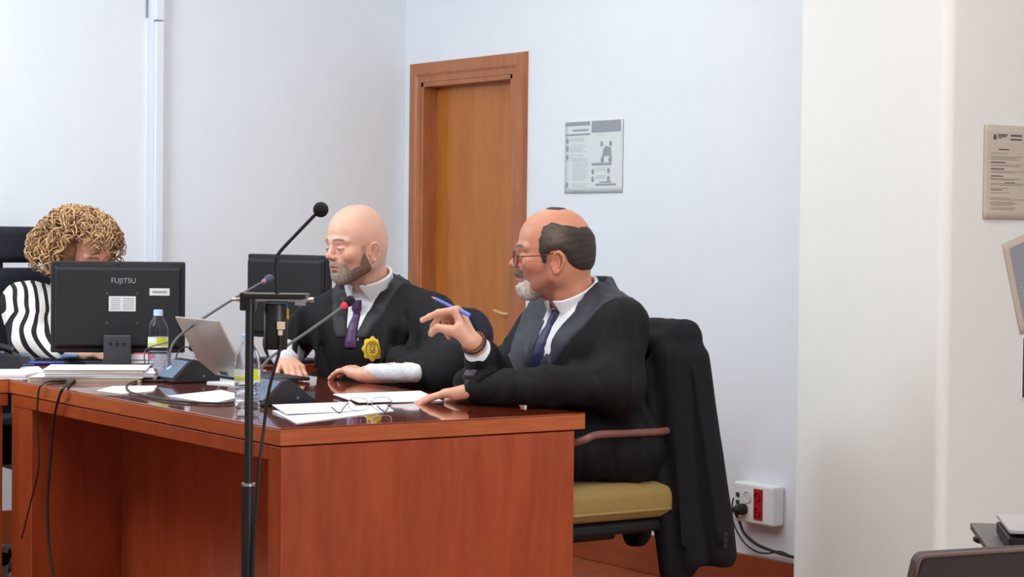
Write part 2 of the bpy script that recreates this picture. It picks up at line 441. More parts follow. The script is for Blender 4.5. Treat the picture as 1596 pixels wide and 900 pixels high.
jb.mm((WX-0.015, DY1-cw-ji, 0), (WX+0.14, DY1-cw+0.01, DZ-cw)); jb.mm((WX-0.015, DY0+cw-0.01, 0), (WX+0.14, DY0+cw+ji, DZ-cw)); jb.mm((WX-0.015, DY0+cw, DZ-cw-ji), (WX+0.14, DY1-cw, DZ-cw+0.01))
put('door_jamb', jb, case_m, dr, bevel=0.002)
lf = put('door_leaf', MB().mm((WX+0.055, DY0+cw+ji-0.01, 0.005), (WX+0.09, DY1-cw-ji+0.01, DZ-cw-ji+0.01)), door_m, dr, bevel=0.002)
hx = WX+0.055; hp = at(801, 490, 0, hx)
hd = MB(); hd.lathe([(0.019, 0), (0.019, 0.006), (0.012, 0.008), (0.009, 0.034)], hp, axis=(-1, 0, 0), seg=20)
he = hp+V3(-0.034, 0.090, 0.012)
hd.tube(spline([hp+V3(-0.030, -0.004, 0), hp+V3(-0.034, 0.012, 0.0), hp+V3(-0.034, 0.045, 0.004), he]), 0.0075, 8)
hd.lathe([(0.014, 0), (0.014, 0.005)], hp+V3(0, 0, -0.06), axis=(-1, 0, 0), seg=16)
put('door_handle', hd, brass, lf, smooth='auto', label='brass lever handle')

# ------------------------------------------------------------------ desk wing and bench
TZ = 0.77
desk = thing('courtroom_desk', 'long glossy reddish-brown wooden desk with a plain end panel, where two robed men sit', 'desk', (0.45, 1.0, 0))
put('desktop', MB().mm((0, 0, TZ-0.004), (0.90, 2.52, TZ)), top_m, desk, bevel=0.0015)
sb_ = MB(); sb_.mm((0, 0, TZ-0.043), (0.90, 2.52, TZ-0.004)); put('edge_band', sb_, slab_m, desk, bevel=0.002)
put('end_panel', MB().mm((0.004, 0.003, 0), (0.868, 0.07, TZ-0.046)), panel_m, desk, bevel=0.003)
put('apron', MB().mm((0.004, 0.07, 0.688), (0.030, 1.765, TZ-0.046)), panel_m, desk, bevel=0.002)
put('side_panel', MB().mm((0.006, 1.60, 0), (0.60, 1.765, 0.688)), panel_m, desk, bevel=0.003)
put('modesty_panel', MB().mm((0.30, 0.07, 0.14), (0.325, 1.60, 0.727)), panel_m, desk)
put('back_leg', MB().mm((0.80, 2.40, 0), (0.87, 2.50, TZ-0.043)), panel_m, desk)
bench = thing('judges_bench', 'reddish-brown wooden bench joining the desk wing at the left edge of the picture', 'desk', (-1.5, 2.1, 0))
put('desktop', MB().mm((-3.2, 1.77, TZ-0.004), (-0.001, 2.52, TZ)), top_m, bench, bevel=0.0015)
put('edge_band', MB().mm((-3.2, 1.77, TZ-0.043), (-0.001, 2.52, TZ-0.004)), slab_m, bench, bevel=0.002)
put('apron', MB().mm((-3.2, 1.774, 0.688), (-0.002, 1.80, TZ-0.046)), panel_m, bench, bevel=0.002)
put('modesty_panel', MB().mm((-3.2, 2.25, 0.10), (-0.002, 2.275, 0.727)), panel_m, bench)
for x in (-3.15, -0.04): put('leg_panel', MB().mm((x-0.03, 1.80, 0), (x+0.03, 2.50, 0.726)), panel_m, bench)
side = thing('side_table', 'wooden side table carrying the monitor behind the bald man', 'desk', (1.2, 2.25, 0))
put('desktop', MB().mm((0.905, 1.98, TZ-0.03), (1.50, 2.52, TZ)), top_m, side, bevel=0.002)
for x, y in ((0.94, 2.02), (1.46, 2.02), (0.94, 2.48), (1.46, 2.48)): put('leg', MB().mm((x-0.02, y-0.02, 0), (x+0.02, y+0.02, TZ-0.03)), black_mt, side)

# ------------------------------------------------------------------ papers on the walls
def sheet_on(name, label, cat, org, right, up, w_, h_, m, thick=0.0012, bow=0.004, group=None):
    """a real sheet: slightly bowed, taped to the wall"""
    t = thing(name, label, cat, org, group); right = nrm(right); up = nrm(up); nn = np.cross(right, up); org = np.array(org, float)
    N = 12; vs = []; fs = []
    for s_ in (0, 1):
        for i in range(N+1):
            for j in range(N+1):
                u, v = i/N, j/N
                b = 0.001+bow*math.sin(PI*u)*0.6+bow*(abs(v-0.5)*2)**4*(0.5+0.5*math.sin(u*7))+thick*s_
                vs.append(org+right*(u*w_)+up*(v*h_)+nn*b)
    M_ = (N+1)**2
    for i in range(N):
        for j in range(N):
            a = i*(N+1)+j; fs.append((a, a+N+1, a+N+2, a+1)); fs.append(tuple(M_+k for k in (a, a+1, a+N+2, a+N+1)))
    for i in range(N):
        for a, b in (((i)*(N+1), (i+1)*(N+1)), (i*(N+1)+N, (i+1)*(N+1)+N), (i, i+1), (N*(N+1)+i, N*(N+1)+i+1)): fs.append((a, b, M_+b, M_+a))
    mesh_obj('sheet', vs, fs, m, t, smooth=True)
    def P(u, v, lift=0.0006):
        b = 0.001+bow*math.sin(PI*u)*0.6+bow*(abs(v-0.5)*2)**4*(0.5+0.5*math.sin(u*7))+thick+lift
        return org+right*(u*w_)+up*(v*h_)+nn*b
    return t, P
def strips(name, P, rects, m, parent):
    for (u0, v0, u1, v1) in rects:
        vs = []; fs = []
        nu = max(1, int((u1-u0)*14)); nv = max(1, int((v1-v0)*14))
        o = len(vs)
        for i in range(nu+1):
            for j in range(nv+1): vs.append(P(u0+(u1-u0)*i/nu, v0+(v1-v0)*j/nv))
        for i in range(nu):
            for j in range(nv): a = o+i*(nv+1)+j; fs.append((a, a+nv+1, a+nv+2, a+1))
        mesh_obj(name, vs, fs, m, parent)
def blob(P, u, v, ru, rv, n=14): return [P(u+ru*math.cos(2*PI*k/n), v+rv*math.sin(2*PI*k/n), 0.0009) for k in range(n)]
pTL = at(881.8, 190.5, 0, WX-0.002); pBR = at(970.4, 300, 0, WX-0.002)
pw, ph = pTL[1]-pBR[1], pTL[2]-pBR[2]
po, PP = sheet_on('instruction_poster', 'pale two-column instruction poster with grey headings on the wall right of the door', 'poster', (WX-0.002, pTL[1], pBR[2]), (0, -1, 0), (0, 0, 1), pw, ph, paper_grey, bow=0.002)
rs = random.Random(3)
strips('header_band', PP, [(0.01, 0.935, 0.45, 0.99), (0.475, 0.83, 0.97, 0.99), (0.01, 0.80, 0.45, 0.825), (0.14, 0.86, 0.42, 0.885), (0.48, 0.375, 0.82, 0.41), (0.55, 0.095, 0.90, 0.125), (0.62, 0.135, 0.82, 0.155), (0.15, 0.01, 0.33, 0.03)], ink_grey, po)
ln = []
for v in (0.76, 0.74, 0.72, 0.66, 0.63, 0.61, 0.59, 0.57, 0.52, 0.48, 0.46, 0.44, 0.41, 0.385, 0.36, 0.335, 0.31, 0.285, 0.26, 0.235, 0.21, 0.18, 0.12, 0.10, 0.08):
    a = 0.09 if v > 0.45 else 0.14; ln.append((a, v, a+rs.uniform(0.22, 0.31), v+0.008))
for v in (0.79, 0.34, 0.32, 0.30, 0.23, 0.21, 0.19): ln.append((0.55, v, 0.72, v+0.008))
strips('text_line', PP, ln, ink_light, po)
for (u, v) in ((0.65, 0.67), (0.80, 0.67), (0.66, 0.45), (0.79, 0.45), (0.50, 0.29), (0.50, 0.185), (0.77, 0.30), (0.77, 0.19), (0.045, 0.73), (0.045, 0.62), (0.045, 0.50), (0.045, 0.11)):
    put('icon', MB().add(blob(PP, u, v, 0.024, 0.04), [tuple(range(14))]), ink_grey, po)
for poly in ([(0.66, 0.50), (0.82, 0.50), (0.80, 0.62), (0.72, 0.645), (0.68, 0.60)], [(0.66, 0.50), (0.69, 0.50), (0.68, 0.42), (0.65, 0.42)], [(0.79, 0.50), (0.82, 0.50), (0.82, 0.42), (0.79, 0.42)]):
    put('figure', MB().add([PP(u, v, 0.0009) for u, v in poly], [tuple(range(len(poly)))]), ink_grey, po)

CY = -0.31                       # front of the right-hand wall
a = at(1534, 194, 1, CY-0.002); b = at(1534, 342, 1, CY-0.002); hh = a[2]-b[2]
n1, P1 = sheet_on('printed_notice', 'tan printed notice with a small crest and text lines, upper one on the right wall', 'notice', (a[0], CY-0.002, b[2]), (1, 0, 0), (0, 0, 1), hh*0.71, hh, paper_tan, bow=0.003)
rr = []
for v in (0.70, 0.665, 0.65, 0.635, 0.58, 0.565, 0.51, 0.495, 0.43, 0.42, 0.38, 0.365, 0.33, 0.28, 0.225, 0.21, 0.18, 0.165, 0.15, 0.12, 0.105): rr.append((0.14, v, 0.14+rs.uniform(0.35, 0.74), v+0.006))
strips('text_line', P1, rr, ink_tan, n1)
strips('heading', P1, [(0.27, 0.89, 0.48, 0.905), (0.27, 0.875, 0.45, 0.885), (0.27, 0.86, 0.36, 0.868), (0.30, 0.737, 0.52, 0.75), (0.55, 0.885, 0.80, 0.905), (0.55, 0.845, 0.80, 0.862), (0.14, 0.60, 0.45, 0.612), (0.14, 0.53, 0.42, 0.542), (0.14, 0.455, 0.40, 0.465), (0.14, 0.31, 0.38, 0.318), (0.44, 0.39, 0.66, 0.397)], ink, n1)
cr = MB(); cr.add(blob(P1, 0.21, 0.865, 0.035, 0.022), [tuple(range(14))]); cr.add([P1(u, v, 0.001) for u, v in ((0.18, 0.88), (0.24, 0.88), (0.232, 0.897), (0.21, 0.905), (0.188, 0.897))], [(0, 1, 2, 3, 4)]); put('crest', cr, ink, n1)
a = at(1562, 381, 1, CY-0.002); b = at(1590, 522, 1, CY-0.002)
up = nrm(a-b); rg = np.cross(up, (0, -1, 0)); rg = -nrm(rg) if rg[0] < 0 else nrm(rg)
n2, P2 = sheet_on('printed_notice', 'tilted printed notice cut off by the right edge, below the tan notice', 'notice', b, rg, up, 0.16, float(np.linalg.norm(a-b)), paper_tan, bow=0.003)
strips('printed_block', P2, [(0.13, 0.08, 0.95, 0.93)], ink_grey, n2)
strips('text_line', P2, [(0.17, 0.12+0.045*i, 0.17+rs.uniform(0.5, 0.75), 0.128+0.045*i) for i in range(17)], ink_light, n2)
a = at(1592, 525, 1, CY-0.002); b = at(1590, 622, 1, CY-0.002)
n3 = thing('picture_card', 'dark glossy card on the wall at the right edge, below the two notices', 'card', (b[0], CY, b[2]))
put('card', MB().mm((b[0], CY-0.006, b[2]), (b[0]+0.1, CY-0.001, a[2])), paper, n3, bevel=0.002)
put('picture', MB().mm((b[0]+0.004, CY-0.0072, b[2]+0.004), (b[0]+0.096, CY-0.0058, a[2]-0.004)), mat('dark_picture', (58, 44, 66), 0.3, noise=0.5, nscale=25), n3)

# ------------------------------------------------------------------ outlet box
bx = WX-0.055; A = at(1143, 750, 0, bx); B = at(1197, 816, 0, bx)
ob = thing('outlet_box', 'white wall outlet box with two red sockets beside the hanging jacket', 'outlet box', (WX, (A[1]+B[1])/2, B[2]))
put('housing', MB().mm((bx, B[1]-0.02, B[2]-0.012), (WX, A[1], A[2])), white_pl, ob, bevel=0.008)
C_ = at(1182, 787, 0, bx); rz = MB(); rz.mm((bx-0.004, C_[1]-0.022, C_[2]-0.052), (bx+0.002, C_[1]+0.022, C_[2]+0.052)); rs_ = put('red_socket', rz, red_s, ob, bevel=0.002, label='red double socket')
for dz in (-0.026, 0.026):
    s2 = MB(); s2.torus(C_+V3(-0.005, 0, dz), (-1, 0, 0), 0.015, 0.0025, 24, 6)
    for dy in (-0.006, 0.006): s2.lathe([(0.003, 0), (0.003, 0.002)], C_+V3(-0.004, dy, dz), axis=(-1, 0, 0), seg=10)
    put('socket_ring', s2, mat('dark_red_plastic', (120, 12, 18), 0.3), rs_, smooth='auto')
so = MB(); D = at(1165, 775, 0, bx); so.torus(D+V3(-0.001, 0, 0), (-1, 0, 0), 0.019, 0.003, 28, 6); so.lathe([(0.016, 0), (0.016, 0.001)], D, axis=(-1, 0, 0), seg=24)
put('white_socket', so, mat('socket_cream', (214, 212, 206), 0.5), ob, smooth='auto')
jp = MB()
for py in (771, 783): E_ = at(1150, py, 0, bx); jp.mm((bx-0.002, E_[1]-0.009, E_[2]-0.007), (bx+0.001, E_[1]+0.009, E_[2]+0.007))
put('data_port', jp, grey_pl, ob)
pl = thing('power_plug', 'black power plug in the outlet box with its thick cord running right', 'plug', at(1158, 793, 0, bx-0.03))
pq = at(1160, 794, 0, bx)
pb = MB(); pb.lathe([(0.019, 0), (0.020, 0.012), (0.017, 0.034), (0.009, 0.046)], pq, axis=(-1, 0, 0), seg=24); pb.tube([pq+V3(-0.035, 0, 0), pq+V3(-0.036, 0.04, 0)], [0.008, 0.006], 10)
put('plug_body', pb, black_pl, pl, smooth='auto')
def cord(name, label, pts, r, m=None, group=None):
    P = spline(pts, 10); t = MB().tube(P, r, 8); o = put(name, t, m or cable_m, None, smooth=True, origin=P[0])
    return tag(o, label, 'cable', group)
def catx(pl_, x): return [at(px, py, 0, x) for px, py in pl_]
ck = MB().tube(spline([pq+V3(-0.03, 0.012, -0.012)]+catx([(1152, 812), (1160, 832), (1178, 848), (1200, 858), (1232, 868), (1262, 874)], WX-0.035), 10), 0.0052, 8)
put('cord', ck, cable_m, pl, smooth=True)
cord('data_cable', 'thin black cable looping down from the outlet box to the right wall', [at(1151, 773, 0, bx-0.006)]+catx([(1143, 778), (1141, 795), (1144, 818), (1158, 844), (1178, 860), (1198, 863), (1215, 860), (1236, 868), (1262, 872)], WX-0.022), 0.0028)
# box on the floor under the bench
fb = thing('floor_socket_box', 'small pale box under the bench at the bottom left corner', 'box', (-0.28, 2.12, 0))
q = at(13, 851, 1, 2.12); put('housing', MB().mm((q[0]-0.2, 2.12, 0), (q[0], 2.24, q[2])), white_pl, fb, bevel=0.006)
put('socket', MB().lathe([(0.022, 0), (0.022, 0.004), (0.015, 0.004)], at(5, 872, 1, 2.12), axis=(0, -1, 0)), black_pl, fb, smooth='auto')

# ------------------------------------------------------------------ monitors
def monitor(label, base, ndir, w_=0.44, z0=0.823, z1=1.127, front=True):
    base = np.array(base, float); n_ = nrm((ndir[0], ndir[1], 0)); r_ = np.cross((0, 0, 1), n_)    # n_: where the back faces
    Rm = np.array([r_, n_, (0, 0, 1)]).T                       # local x right (seen from the back), y outward, z up
    t = thing('computer_monitor', label, 'monitor', base)
    def L(x, y, z): return base+Rm@np.array([x, y, z])
    zc = (z0+z1)/2-base[2]; hh = z1-z0
    h_ = MB(); h_.box(L(0, -0.012, zc), (w_, 0.026, hh), Rm)
    ho = put('housing', h_, black_pl, t, bevel=0.006)
    b2 = MB(); P = []
    for (sx, sz, y) in ((0.475, 0.46, 0), (0.455, 0.42, 0.018)):
        P.append([L(a*w_*sx, y, zc+b*hh*sz) for a, b in ((-1, -1), (1, -1), (1, 1), (-1, 1))])
    b2.add(P[0]+P[1], [(0, 1, 2, 3), (7, 6, 5, 4)]+[(i, (i+1) % 4, 4+(i+1) % 4, 4+i) for i in range(4)])
    put('rear_cover', b2, black_pl, t, bevel=0.004)
    v = MB()
    for i in range(26):
        if i == 13: continue
        v.box(L((i-13)*w_*0.032, 0.0022, zc+hh*0.462), (0.009, 0.003, 0.004), Rm)
    put('vents', v, grey_pl, t)
    put('screen', MB().box(L(0, -0.0262, zc), (w_-0.03, 0.002, hh-0.03), Rm), mat('screen_glass', (20, 24, 34), 0.1), t)
    s_ = MB(); s_.box(L(0, 0.045, (z0-base[2])*0.5+0.035), (0.09, 0.022, 0.105), Rm); put('stand_neck', s_, grey_pl, t, bevel=0.004)
    put('stand_foot', MB().box(L(0, 0.0, 0.006), (0.22, 0.18, 0.012), Rm), black_pl, t, bevel=0.004)
    return t, L, Rm, zc
b1 = atz(187, 0, 6.86); b1[2] = TZ
m1, L1, R1, zc1 = monitor('black monitor seen from behind with two white stickers, in front of the curly-haired woman', b1, (-0.44, -0.9))
text('logo', 'FUJITSU', 0.024, L1(0.018, 0.0190, zc1+0.088), R1[:, 0]*-1 if False else R1[:, 0], (0, 0, 1), mat('logo_grey', (150, 154, 162), 0.4), m1)
st = put('rating_sticker', MB().box(L1(0.014, 0.0186, zc1+0.012), (0.088, 0.0014, 0.05), R1), mat('sticker', (214, 212, 214), 0.6), m1, label='white rating sticker')
tl = MB()
for i in range(6):
    tl.box(L1(-0.008, 0.0196, zc1+0.030-0.007*i), (0.03, 0.0008, 0.0022), R1); tl.box(L1(0.034, 0.0196, zc1+0.030-0.007*i), (0.036, 0.0008, 0.0022), R1)
put('printed_lines', tl, ink_grey, st)
st2 = put('asset_sticker', MB().box(L1(0.136, 0.0186, zc1+0.052), (0.066, 0.0014, 0.024), R1), mat('sticker', (214, 212, 214), 0.6), m1, label='small white asset sticker')
put('printed_lines', MB().box(L1(0.136, 0.0196, zc1+0.052), (0.048, 0.0008, 0.007), R1), ink_grey, st2)
for x, z in ((-0.036, 0.046), (0.062, 0.046), (-0.036, -0.052), (0.062, -0.052)): put('screw', MB().lathe([(0.005, 0), (0.005, 0.0012)], L1(x, 0.0185, zc1+z), axis=R1[:, 1], seg=12), grey_pl, m1)
sn = MB()
for x in (-0.022, 0.0, 0.022): sn.lathe([(0.006, 0), (0.006, 0.001)], L1(x, 0.0565, 0.085), axis=R1[:, 1], seg=12)
put('mount_holes', sn, black_pl, m1)
b2_ = V3(1.17, 2.16, TZ)
m2, L2, R2_, zc2 = monitor('black monitor seen from behind, behind the microphone stand and beside the bald man', b2_, (-0.98, -0.2), w_=0.44, z0=0.85, z1=1.15)

# ------------------------------------------------------------------ bottles
clear = bpy.data.materials.new('clear_plastic'); clear.use_nodes = True
_n = clear.node_tree; _b = _n.nodes['Principled BSDF']; _b.inputs['Base Color'].default_value = (0.93, 0.96, 1, 1); _b.inputs['Roughness'].default_value = 0.06
_b.inputs['Transmission Weight'].default_value = 1.0; _b.inputs['IOR'].default_value = 1.18
cap_m = mat('pale_blue_cap', (176, 206, 236), 0.4)
lab_m = mat('clear_label', (222, 228, 226), 0.5)
labY = mat('yellow_green_label', (204, 214, 50), 0.5)
def bottle(label, base):
    t = thing('water_bottle', label, 'bottle', base); base = np.array(base, float)
    pr = [(0.027, 0.0), (0.0315, 0.004), (0.0325, 0.012)]
    for i in range(7): z = 0.016+i*0.0095; pr += [(0.0325, z), (0.0306, z+0.0045), (0.0325, z+0.009)]
    pr += [(0.0318, 0.086), (0.0318, 0.122), (0.0328, 0.127), (0.0310, 0.132), (0.0328, 0.137), (0.0312, 0.142), (0.0322, 0.147), (0.029, 0.158), (0.022, 0.172), (0.0155, 0.182), (0.0135, 0.188), (0.0135, 0.192)]
    inner = [(max(r-0.0012, 0.001), z+0.0012 if z < 0.1 else z-0.0001) for r, z in pr]
    mb = MB(); seg = 36
    for prof_ in (pr, inner[::-1]):
        for r, z in prof_:
            for k in range(seg):
                q_ = 2*PI*k/seg; mb.v.append((base[0]+r*math.cos(q_), base[1]+r*math.sin(q_), base[2]+0.001+z))
    nn = len(pr)*2
    mb.f = [(i*seg+k, i*seg+(k+1) % seg, (i+1)*seg+(k+1) % seg, (i+1)*seg+k) for i in range(nn-1) for k in range(seg)]
    mb.f += [tuple(range(seg))[::-1], tuple((nn-1)*seg+k for k in range(seg))]
    put('body', mb, clear, t, smooth=True)
    cp = MB(); cp.lathe([(0.0152, 0.189), (0.0152, 0.193), (0.0148, 0.194), (0.0148, 0.206), (0.013, 0.208)], base, seg=28); put('cap', cp, cap_m, t, smooth='auto')
    # wrap-round label, its yellow-green panel a piece of its own
    def wrap(r, z0, z1, a0, a1, m, nm, par):
        vs = []; fs = []; N = 24
        for i in range(N+1):
            q_ = a0+(a1-a0)*i/N
            for z in (z0, z1): vs.append(base+V3(r*math.cos(q_), r*math.sin(q_), z))
        fs = [(2*i, 2*i+2, 2*i+3, 2*i+1) for i in range(N)]
        return mesh_obj(nm, vs, fs, m, par, smooth=True)
    lb = wrap(0.0324, 0.088, 0.121, 0, 2*PI, lab_m, 'label', t)
    ca = math.atan2(CAM[1]-base[1], CAM[0]-base[0])
    wrap(0.0328, 0.099, 0.120, ca-0.15, ca+0.95, labY, 'label_print', lb)
    wrap(0.0328, 0.094, 0.102, ca-1.5, ca+2.2, labY, 'label_print', lb)
    return t
bottle('clear water bottle with pale blue cap behind the microphone stand pole, near the desk corner', at(385, 650, 2, TZ))
bottle('clear water bottle with pale blue cap standing in front of the woman\'s monitor', at(246, 584, 2, TZ))

# ------------------------------------------------------------------ desk microphones
def desk_mic(label, c, L=0.16, wid=0.12, neck=(), head=None, lit=False):
    c = np.array(c, float); t = thing('desk_microphone', label, 'microphone', c)
    pf = [(-L*0.5, 0.0), (-L*0.5, 0.008), (-L*0.13, 0.066), (-L*0.02, 0.070), (L*0.08, 0.062), (L*0.5, 0.010), (L*0.5, 0.0)]
    mb = MB(); mb.prism([c+V3(x, -wid/2, z+0.001) for x, z in pf], (0, wid, 0)); put('base', mb, black_pl, t, bevel=0.003)
    x0, z0, x1, z1 = -L*0.48, 0.014, -L*0.15, 0.064
    nx = nrm((-(z1-z0), 0, (x1-x0)))
    pp = MB(); pp.prism([c+V3(x0, -wid*0.46, z0)+nx*0.0005, c+V3(x1, -wid*0.46, z1)+nx*0.0005, c+V3(x1, wid*0.46, z1)+nx*0.0005, c+V3(x0, wid*0.46, z0)+nx*0.0005], nx*0.003)
    pn = put('control_panel', pp, bluegrey, t, label='blue grey sloping control panel')
    k = c+V3((x0+x1)/2, 0.02, (z0+z1)/2)+nx*0.003; bt = MB().lathe([(0.010, 0), (0.010, 0.003)], k, axis=nx, seg=20); put('talk_button', bt, mat('pale_button', (170, 190, 214), 0.4), pn, smooth='auto')
    put('side_logo', MB().lathe([(0.004, 0), (0.004, 0.0006)], c+V3(L*0.15, -wid/2, 0.02), axis=(0, -1, 0), seg=12), bluegrey, t)
    P = spline(neck, 12); put('gooseneck', MB().tube(P, [0.0048 if i < 8 else 0.0040 for i in range(len(P))], 10), greycable, t, smooth=True, label='grey gooseneck')
    d = nrm(P[-1]-P[-4])
    hd = MB(); hd.lathe([(0.004, 0), (0.008, 0.004), (0.009, 0.016)], P[-1], axis=d, seg=20)
    put('light_ring', hd, red_l if lit else mat('unlit_ring', (150, 110, 130), 0.4), t, smooth='auto', label='red lit ring' if lit else None)
    put('windscreen', MB().lathe([(0.007, 0.012), (0.012, 0.017), (0.0145, 0.026), (0.0135, 0.036), (0.008, 0.043), (0.002, 0.045)], P[-1], axis=d, seg=22), foam if lit else mat('blue_grey_foam', (74, 82, 104), 0.9, bump=0.3, bscale=900), t, smooth=True)
    return t
c1 = V3(0.445, 1.44, TZ); y1_ = 1.47
desk_mic('black desk microphone with long grey gooseneck, between the woman\'s monitor and the laptop', c1, neck=[at(px, py, 1, y1_) for px, py in ((263, 578), (265, 550), (274, 530), (300, 508), (350, 475), (395, 448), (408, 441))])
c2 = V3(0.315, 0.60, TZ); y2_ = 0.62
desk_mic('black desk microphone with a red lit ring, nearest the desk corner behind the stand', c2, neck=[at(px, py, 1, y2_) for px, py in ((403, 612), (404, 590), (412, 568), (432, 550), (480, 517), (520, 489), (533, 479))], lit=True)

# ------------------------------------------------------------------ floor microphone stand
ZS = 4.55
def S(px, py, dz=0.0): return atz(px, py, ZS+dz)
foot = S(386, 900); foot[2] = 0
ms = thing('microphone_stand', 'tall black floor stand with a platform, standing in front of the desk', 'stand', foot)
top = S(388, 458); cxy = foot[:2]
pole = MB(); zj = S(387, 755)[2]; zt = S(387, 457)[2]
pole.lathe([(0.0095, zj), (0.0095, zt)], (foot[0], foot[1], 0), seg=20); put('upper_pole', pole, black_mt, ms, smooth='auto')
pole = MB(); pole.lathe([(0.0145, 0.10), (0.0145, zj)], (foot[0], foot[1], 0), seg=20); put('lower_pole', pole, black_mt, ms, smooth='auto')
put('pole_collar', MB().lathe([(0.0155, zj-0.003), (0.0155, zj+0.003)], (foot[0], foot[1], 0), seg=20), steel, ms, smooth='auto', label='steel collar')
for k in range(3):
    a = 0.5+k*2*PI/3; d = V3(math.cos(a), math.sin(a), 0)
    lg = MB().tube([V3(foot[0], foot[1], 0.16)+d*0.015, V3(foot[0], foot[1], 0.012)+d*0.30], 0.010, 10); put('leg', lg, black_mt, ms, smooth='auto')
def tb(pts, r, m, nm, par, **k): return put(nm, MB().tube(pts, r, 10), m, par, smooth='auto', **k)
# platform plate and clamps
pr_ = cR-cR[2]*V3(0, 0, 1); pr_ = nrm(pr_); pf_ = np.cross((0, 0, 1), pr_); PM = np.array([pr_, pf_, (0, 0, 1)]).T
pc = S(432, 461); put('platform', MB().box(pc, (0.135, 0.09, 0.010), PM), black_mt, ms, bevel=0.002)
put('clamp_bar', MB().box(S(423, 468), (0.155, 0.012, 0.008), PM), steel, ms, bevel=0.002, label='steel clamp bar')
put('clamp_block', MB().box(S(387, 470), (0.034, 0.034, 0.04), PM), black_mt, ms, bevel=0.003)
kb = MB(); kb.tube([S(362, 467), S(384, 467)], 0.0035, 8); kb.tube([S(455, 468), S(486, 468)], 0.0045, 8); kb.box(S(468, 472), (0.022, 0.016, 0.012), PM); kb.box(S(476, 466), (0.010, 0.014, 0.014), PM); kb.lathe([(0.006, -0.004), (0.006, 0.004)], S(486, 468), axis=pr_, seg=14)
put('clamp_screw', kb, steel, ms, smooth='auto')
dm = thing('gooseneck_microphone', 'black gooseneck microphone with a round windscreen on the platform of the floor stand', 'microphone', S(431, 503))
cyl = MB(); cz0 = S(430, 545)[2]; cz1 = S(430, 473)[2]; q = S(430, 500); cyl.lathe([(0.0245, cz0), (0.026, cz0+0.004), (0.026, cz1-0.004), (0.024, cz1)], (q[0], q[1], 0), seg=32)
put('shock_mount', cyl, black_mt, dm, smooth='auto')
nk = spline([S(432, 460), S(431, 430), S(431, 405), S(437, 392), S(465, 362), S(491, 335)], 10)
put('gooseneck', MB().tube(nk, [0.0052 if i < 24 else 0.0040 for i in range(len(nk))], 10), black_pl, dm, smooth=True)
put('windscreen', MB().ball(S(500, 327), 0.0172), foam, dm, smooth=True)
cc = thing('microphone_cable', 'black cable with an ivory connector hanging beside the floor stand', 'cable', S(437, 515))
cp_ = spline([S(447, 476), S(447, 492), S(444, 505), S(438, 512)], 8)
put('cable_loop', MB().tube(cp_, 0.0028, 8), cable_m, cc, smooth=True)
put('tape', MB().tube([S(448, 481, -0.006), S(448, 498, -0.006)], 0.0032, 8), yellow, cc, smooth='auto', label='yellow tape')
put('connector', MB().box(S(438, 508, -0.03), (0.017, 0.012, 0.017), PM).box(S(437, 519, -0.03), (0.010, 0.009, 0.012), PM), ivory, cc, bevel=0.0015, label='ivory connector')
put('cord', MB().tube(spline([S(437, 523, -0.03), S(436, 545, -0.03), S(428, 575, -0.03), S(419, 610, -0.02), S(412, 660, -0.01), S(405, 720, -0.02), S(400, 790, -0.02), S(395, 860, -0.02), S(394, 930, -0.02)], 8), 0.0036, 8), cable_m, cc, smooth=True)

# ------------------------------------------------------------------ laptop
lh = [at(430, 597, 2, TZ+0.012), at(347, 588, 2, TZ+0.012)]
x_l = 0.5*(lh[0][0]+lh[1][0]); ya, yb = 1.275, 1.575
lt = thing('laptop', 'open silver laptop seen from behind its lid, in front of the bald man', 'laptop', (x_l+0.1, 1.42, TZ))
put('base', MB().mm((x_l, ya, TZ+0.003), (x_l+0.21, yb, TZ+0.014)), black_pl, lt, bevel=0.003)
lu = nrm((-0.115, 0, 0.2)); ln_ = np.cross(lu, (0, 1, 0)); LM = np.array([ln_, (0, 1, 0), lu]).T
lid = put('lid', MB().box(V3(x_l-0.002, (ya+yb)/2, TZ+0.014)+lu*0.104, (0.007, yb-ya, 0.208), LM), laptop_m, lt, bevel=0.003)
oc = V3(x_l-0.002, (ya+yb)/2, TZ+0.014); on_ = nrm(V3(-0.2, 0, -0.115))
put('display', MB().box(oc+lu*0.108-on_*0.0042, (0.001, yb-ya-0.02, 0.18), LM), mat('screen_glass', (20, 24, 34), 0.1), lid)
put('camera_dot', MB().lathe([(0.005, 0), (0.005, 0.001)], oc+lu*0.196+on_*0.0035+V3(0, 0.02, 0), axis=on_, seg=16), steel, lid)
put('lid_sticker', MB().box(oc+lu*0.012+on_*0.004+V3(0, 0.0, 0), (0.001, 0.05, 0.012), LM), black_pl, lid)
put('keyboard', MB().mm((x_l+0.03, ya+0.015, TZ+0.0138), (x_l+0.13, yb-0.015, TZ+0.016)), grey_pl, lt, bevel=0.001)

# ------------------------------------------------------------------ things lying on the desk
def sheet_poly(name, label, cat, pts, z, m, thick=0.0015, group=None, lift=None, nn=1):
    """a flat sheet or thin pad whose outline is given as picture points on the desktop"""
    P = [at(px, py, 2, z) for px, py in pts]; c = sum(P)/len(P)
    mb = MB()
    if lift is None: mb.prism(P, (0, 0, thick))
    else:
        Q = [p+V3(0, 0, lift[i]) for i, p in enumerate(P)]; n_ = len(P); c0 = sum(Q)/n_+V3(0, 0, thick*0.5)
        vs = Q+[q_+V3(0, 0, thick) for q_ in Q]+[c0-V3(0, 0, thick*0.5), c0+V3(0, 0, thick*0.7)]
        fs = [((i+1) % n_, i, 2*n_) for i in range(n_)]+[(n_+i, n_+(i+1) % n_, 2*n_+1) for i in range(n_)]+[(i, (i+1) % n_, n_+(i+1) % n_, n_+i) for i in range(n_)]
        mb.add(vs, fs)
    o = put(name, mb, m, None, origin=(c[0], c[1], z)); return tag(o, label, cat, group)
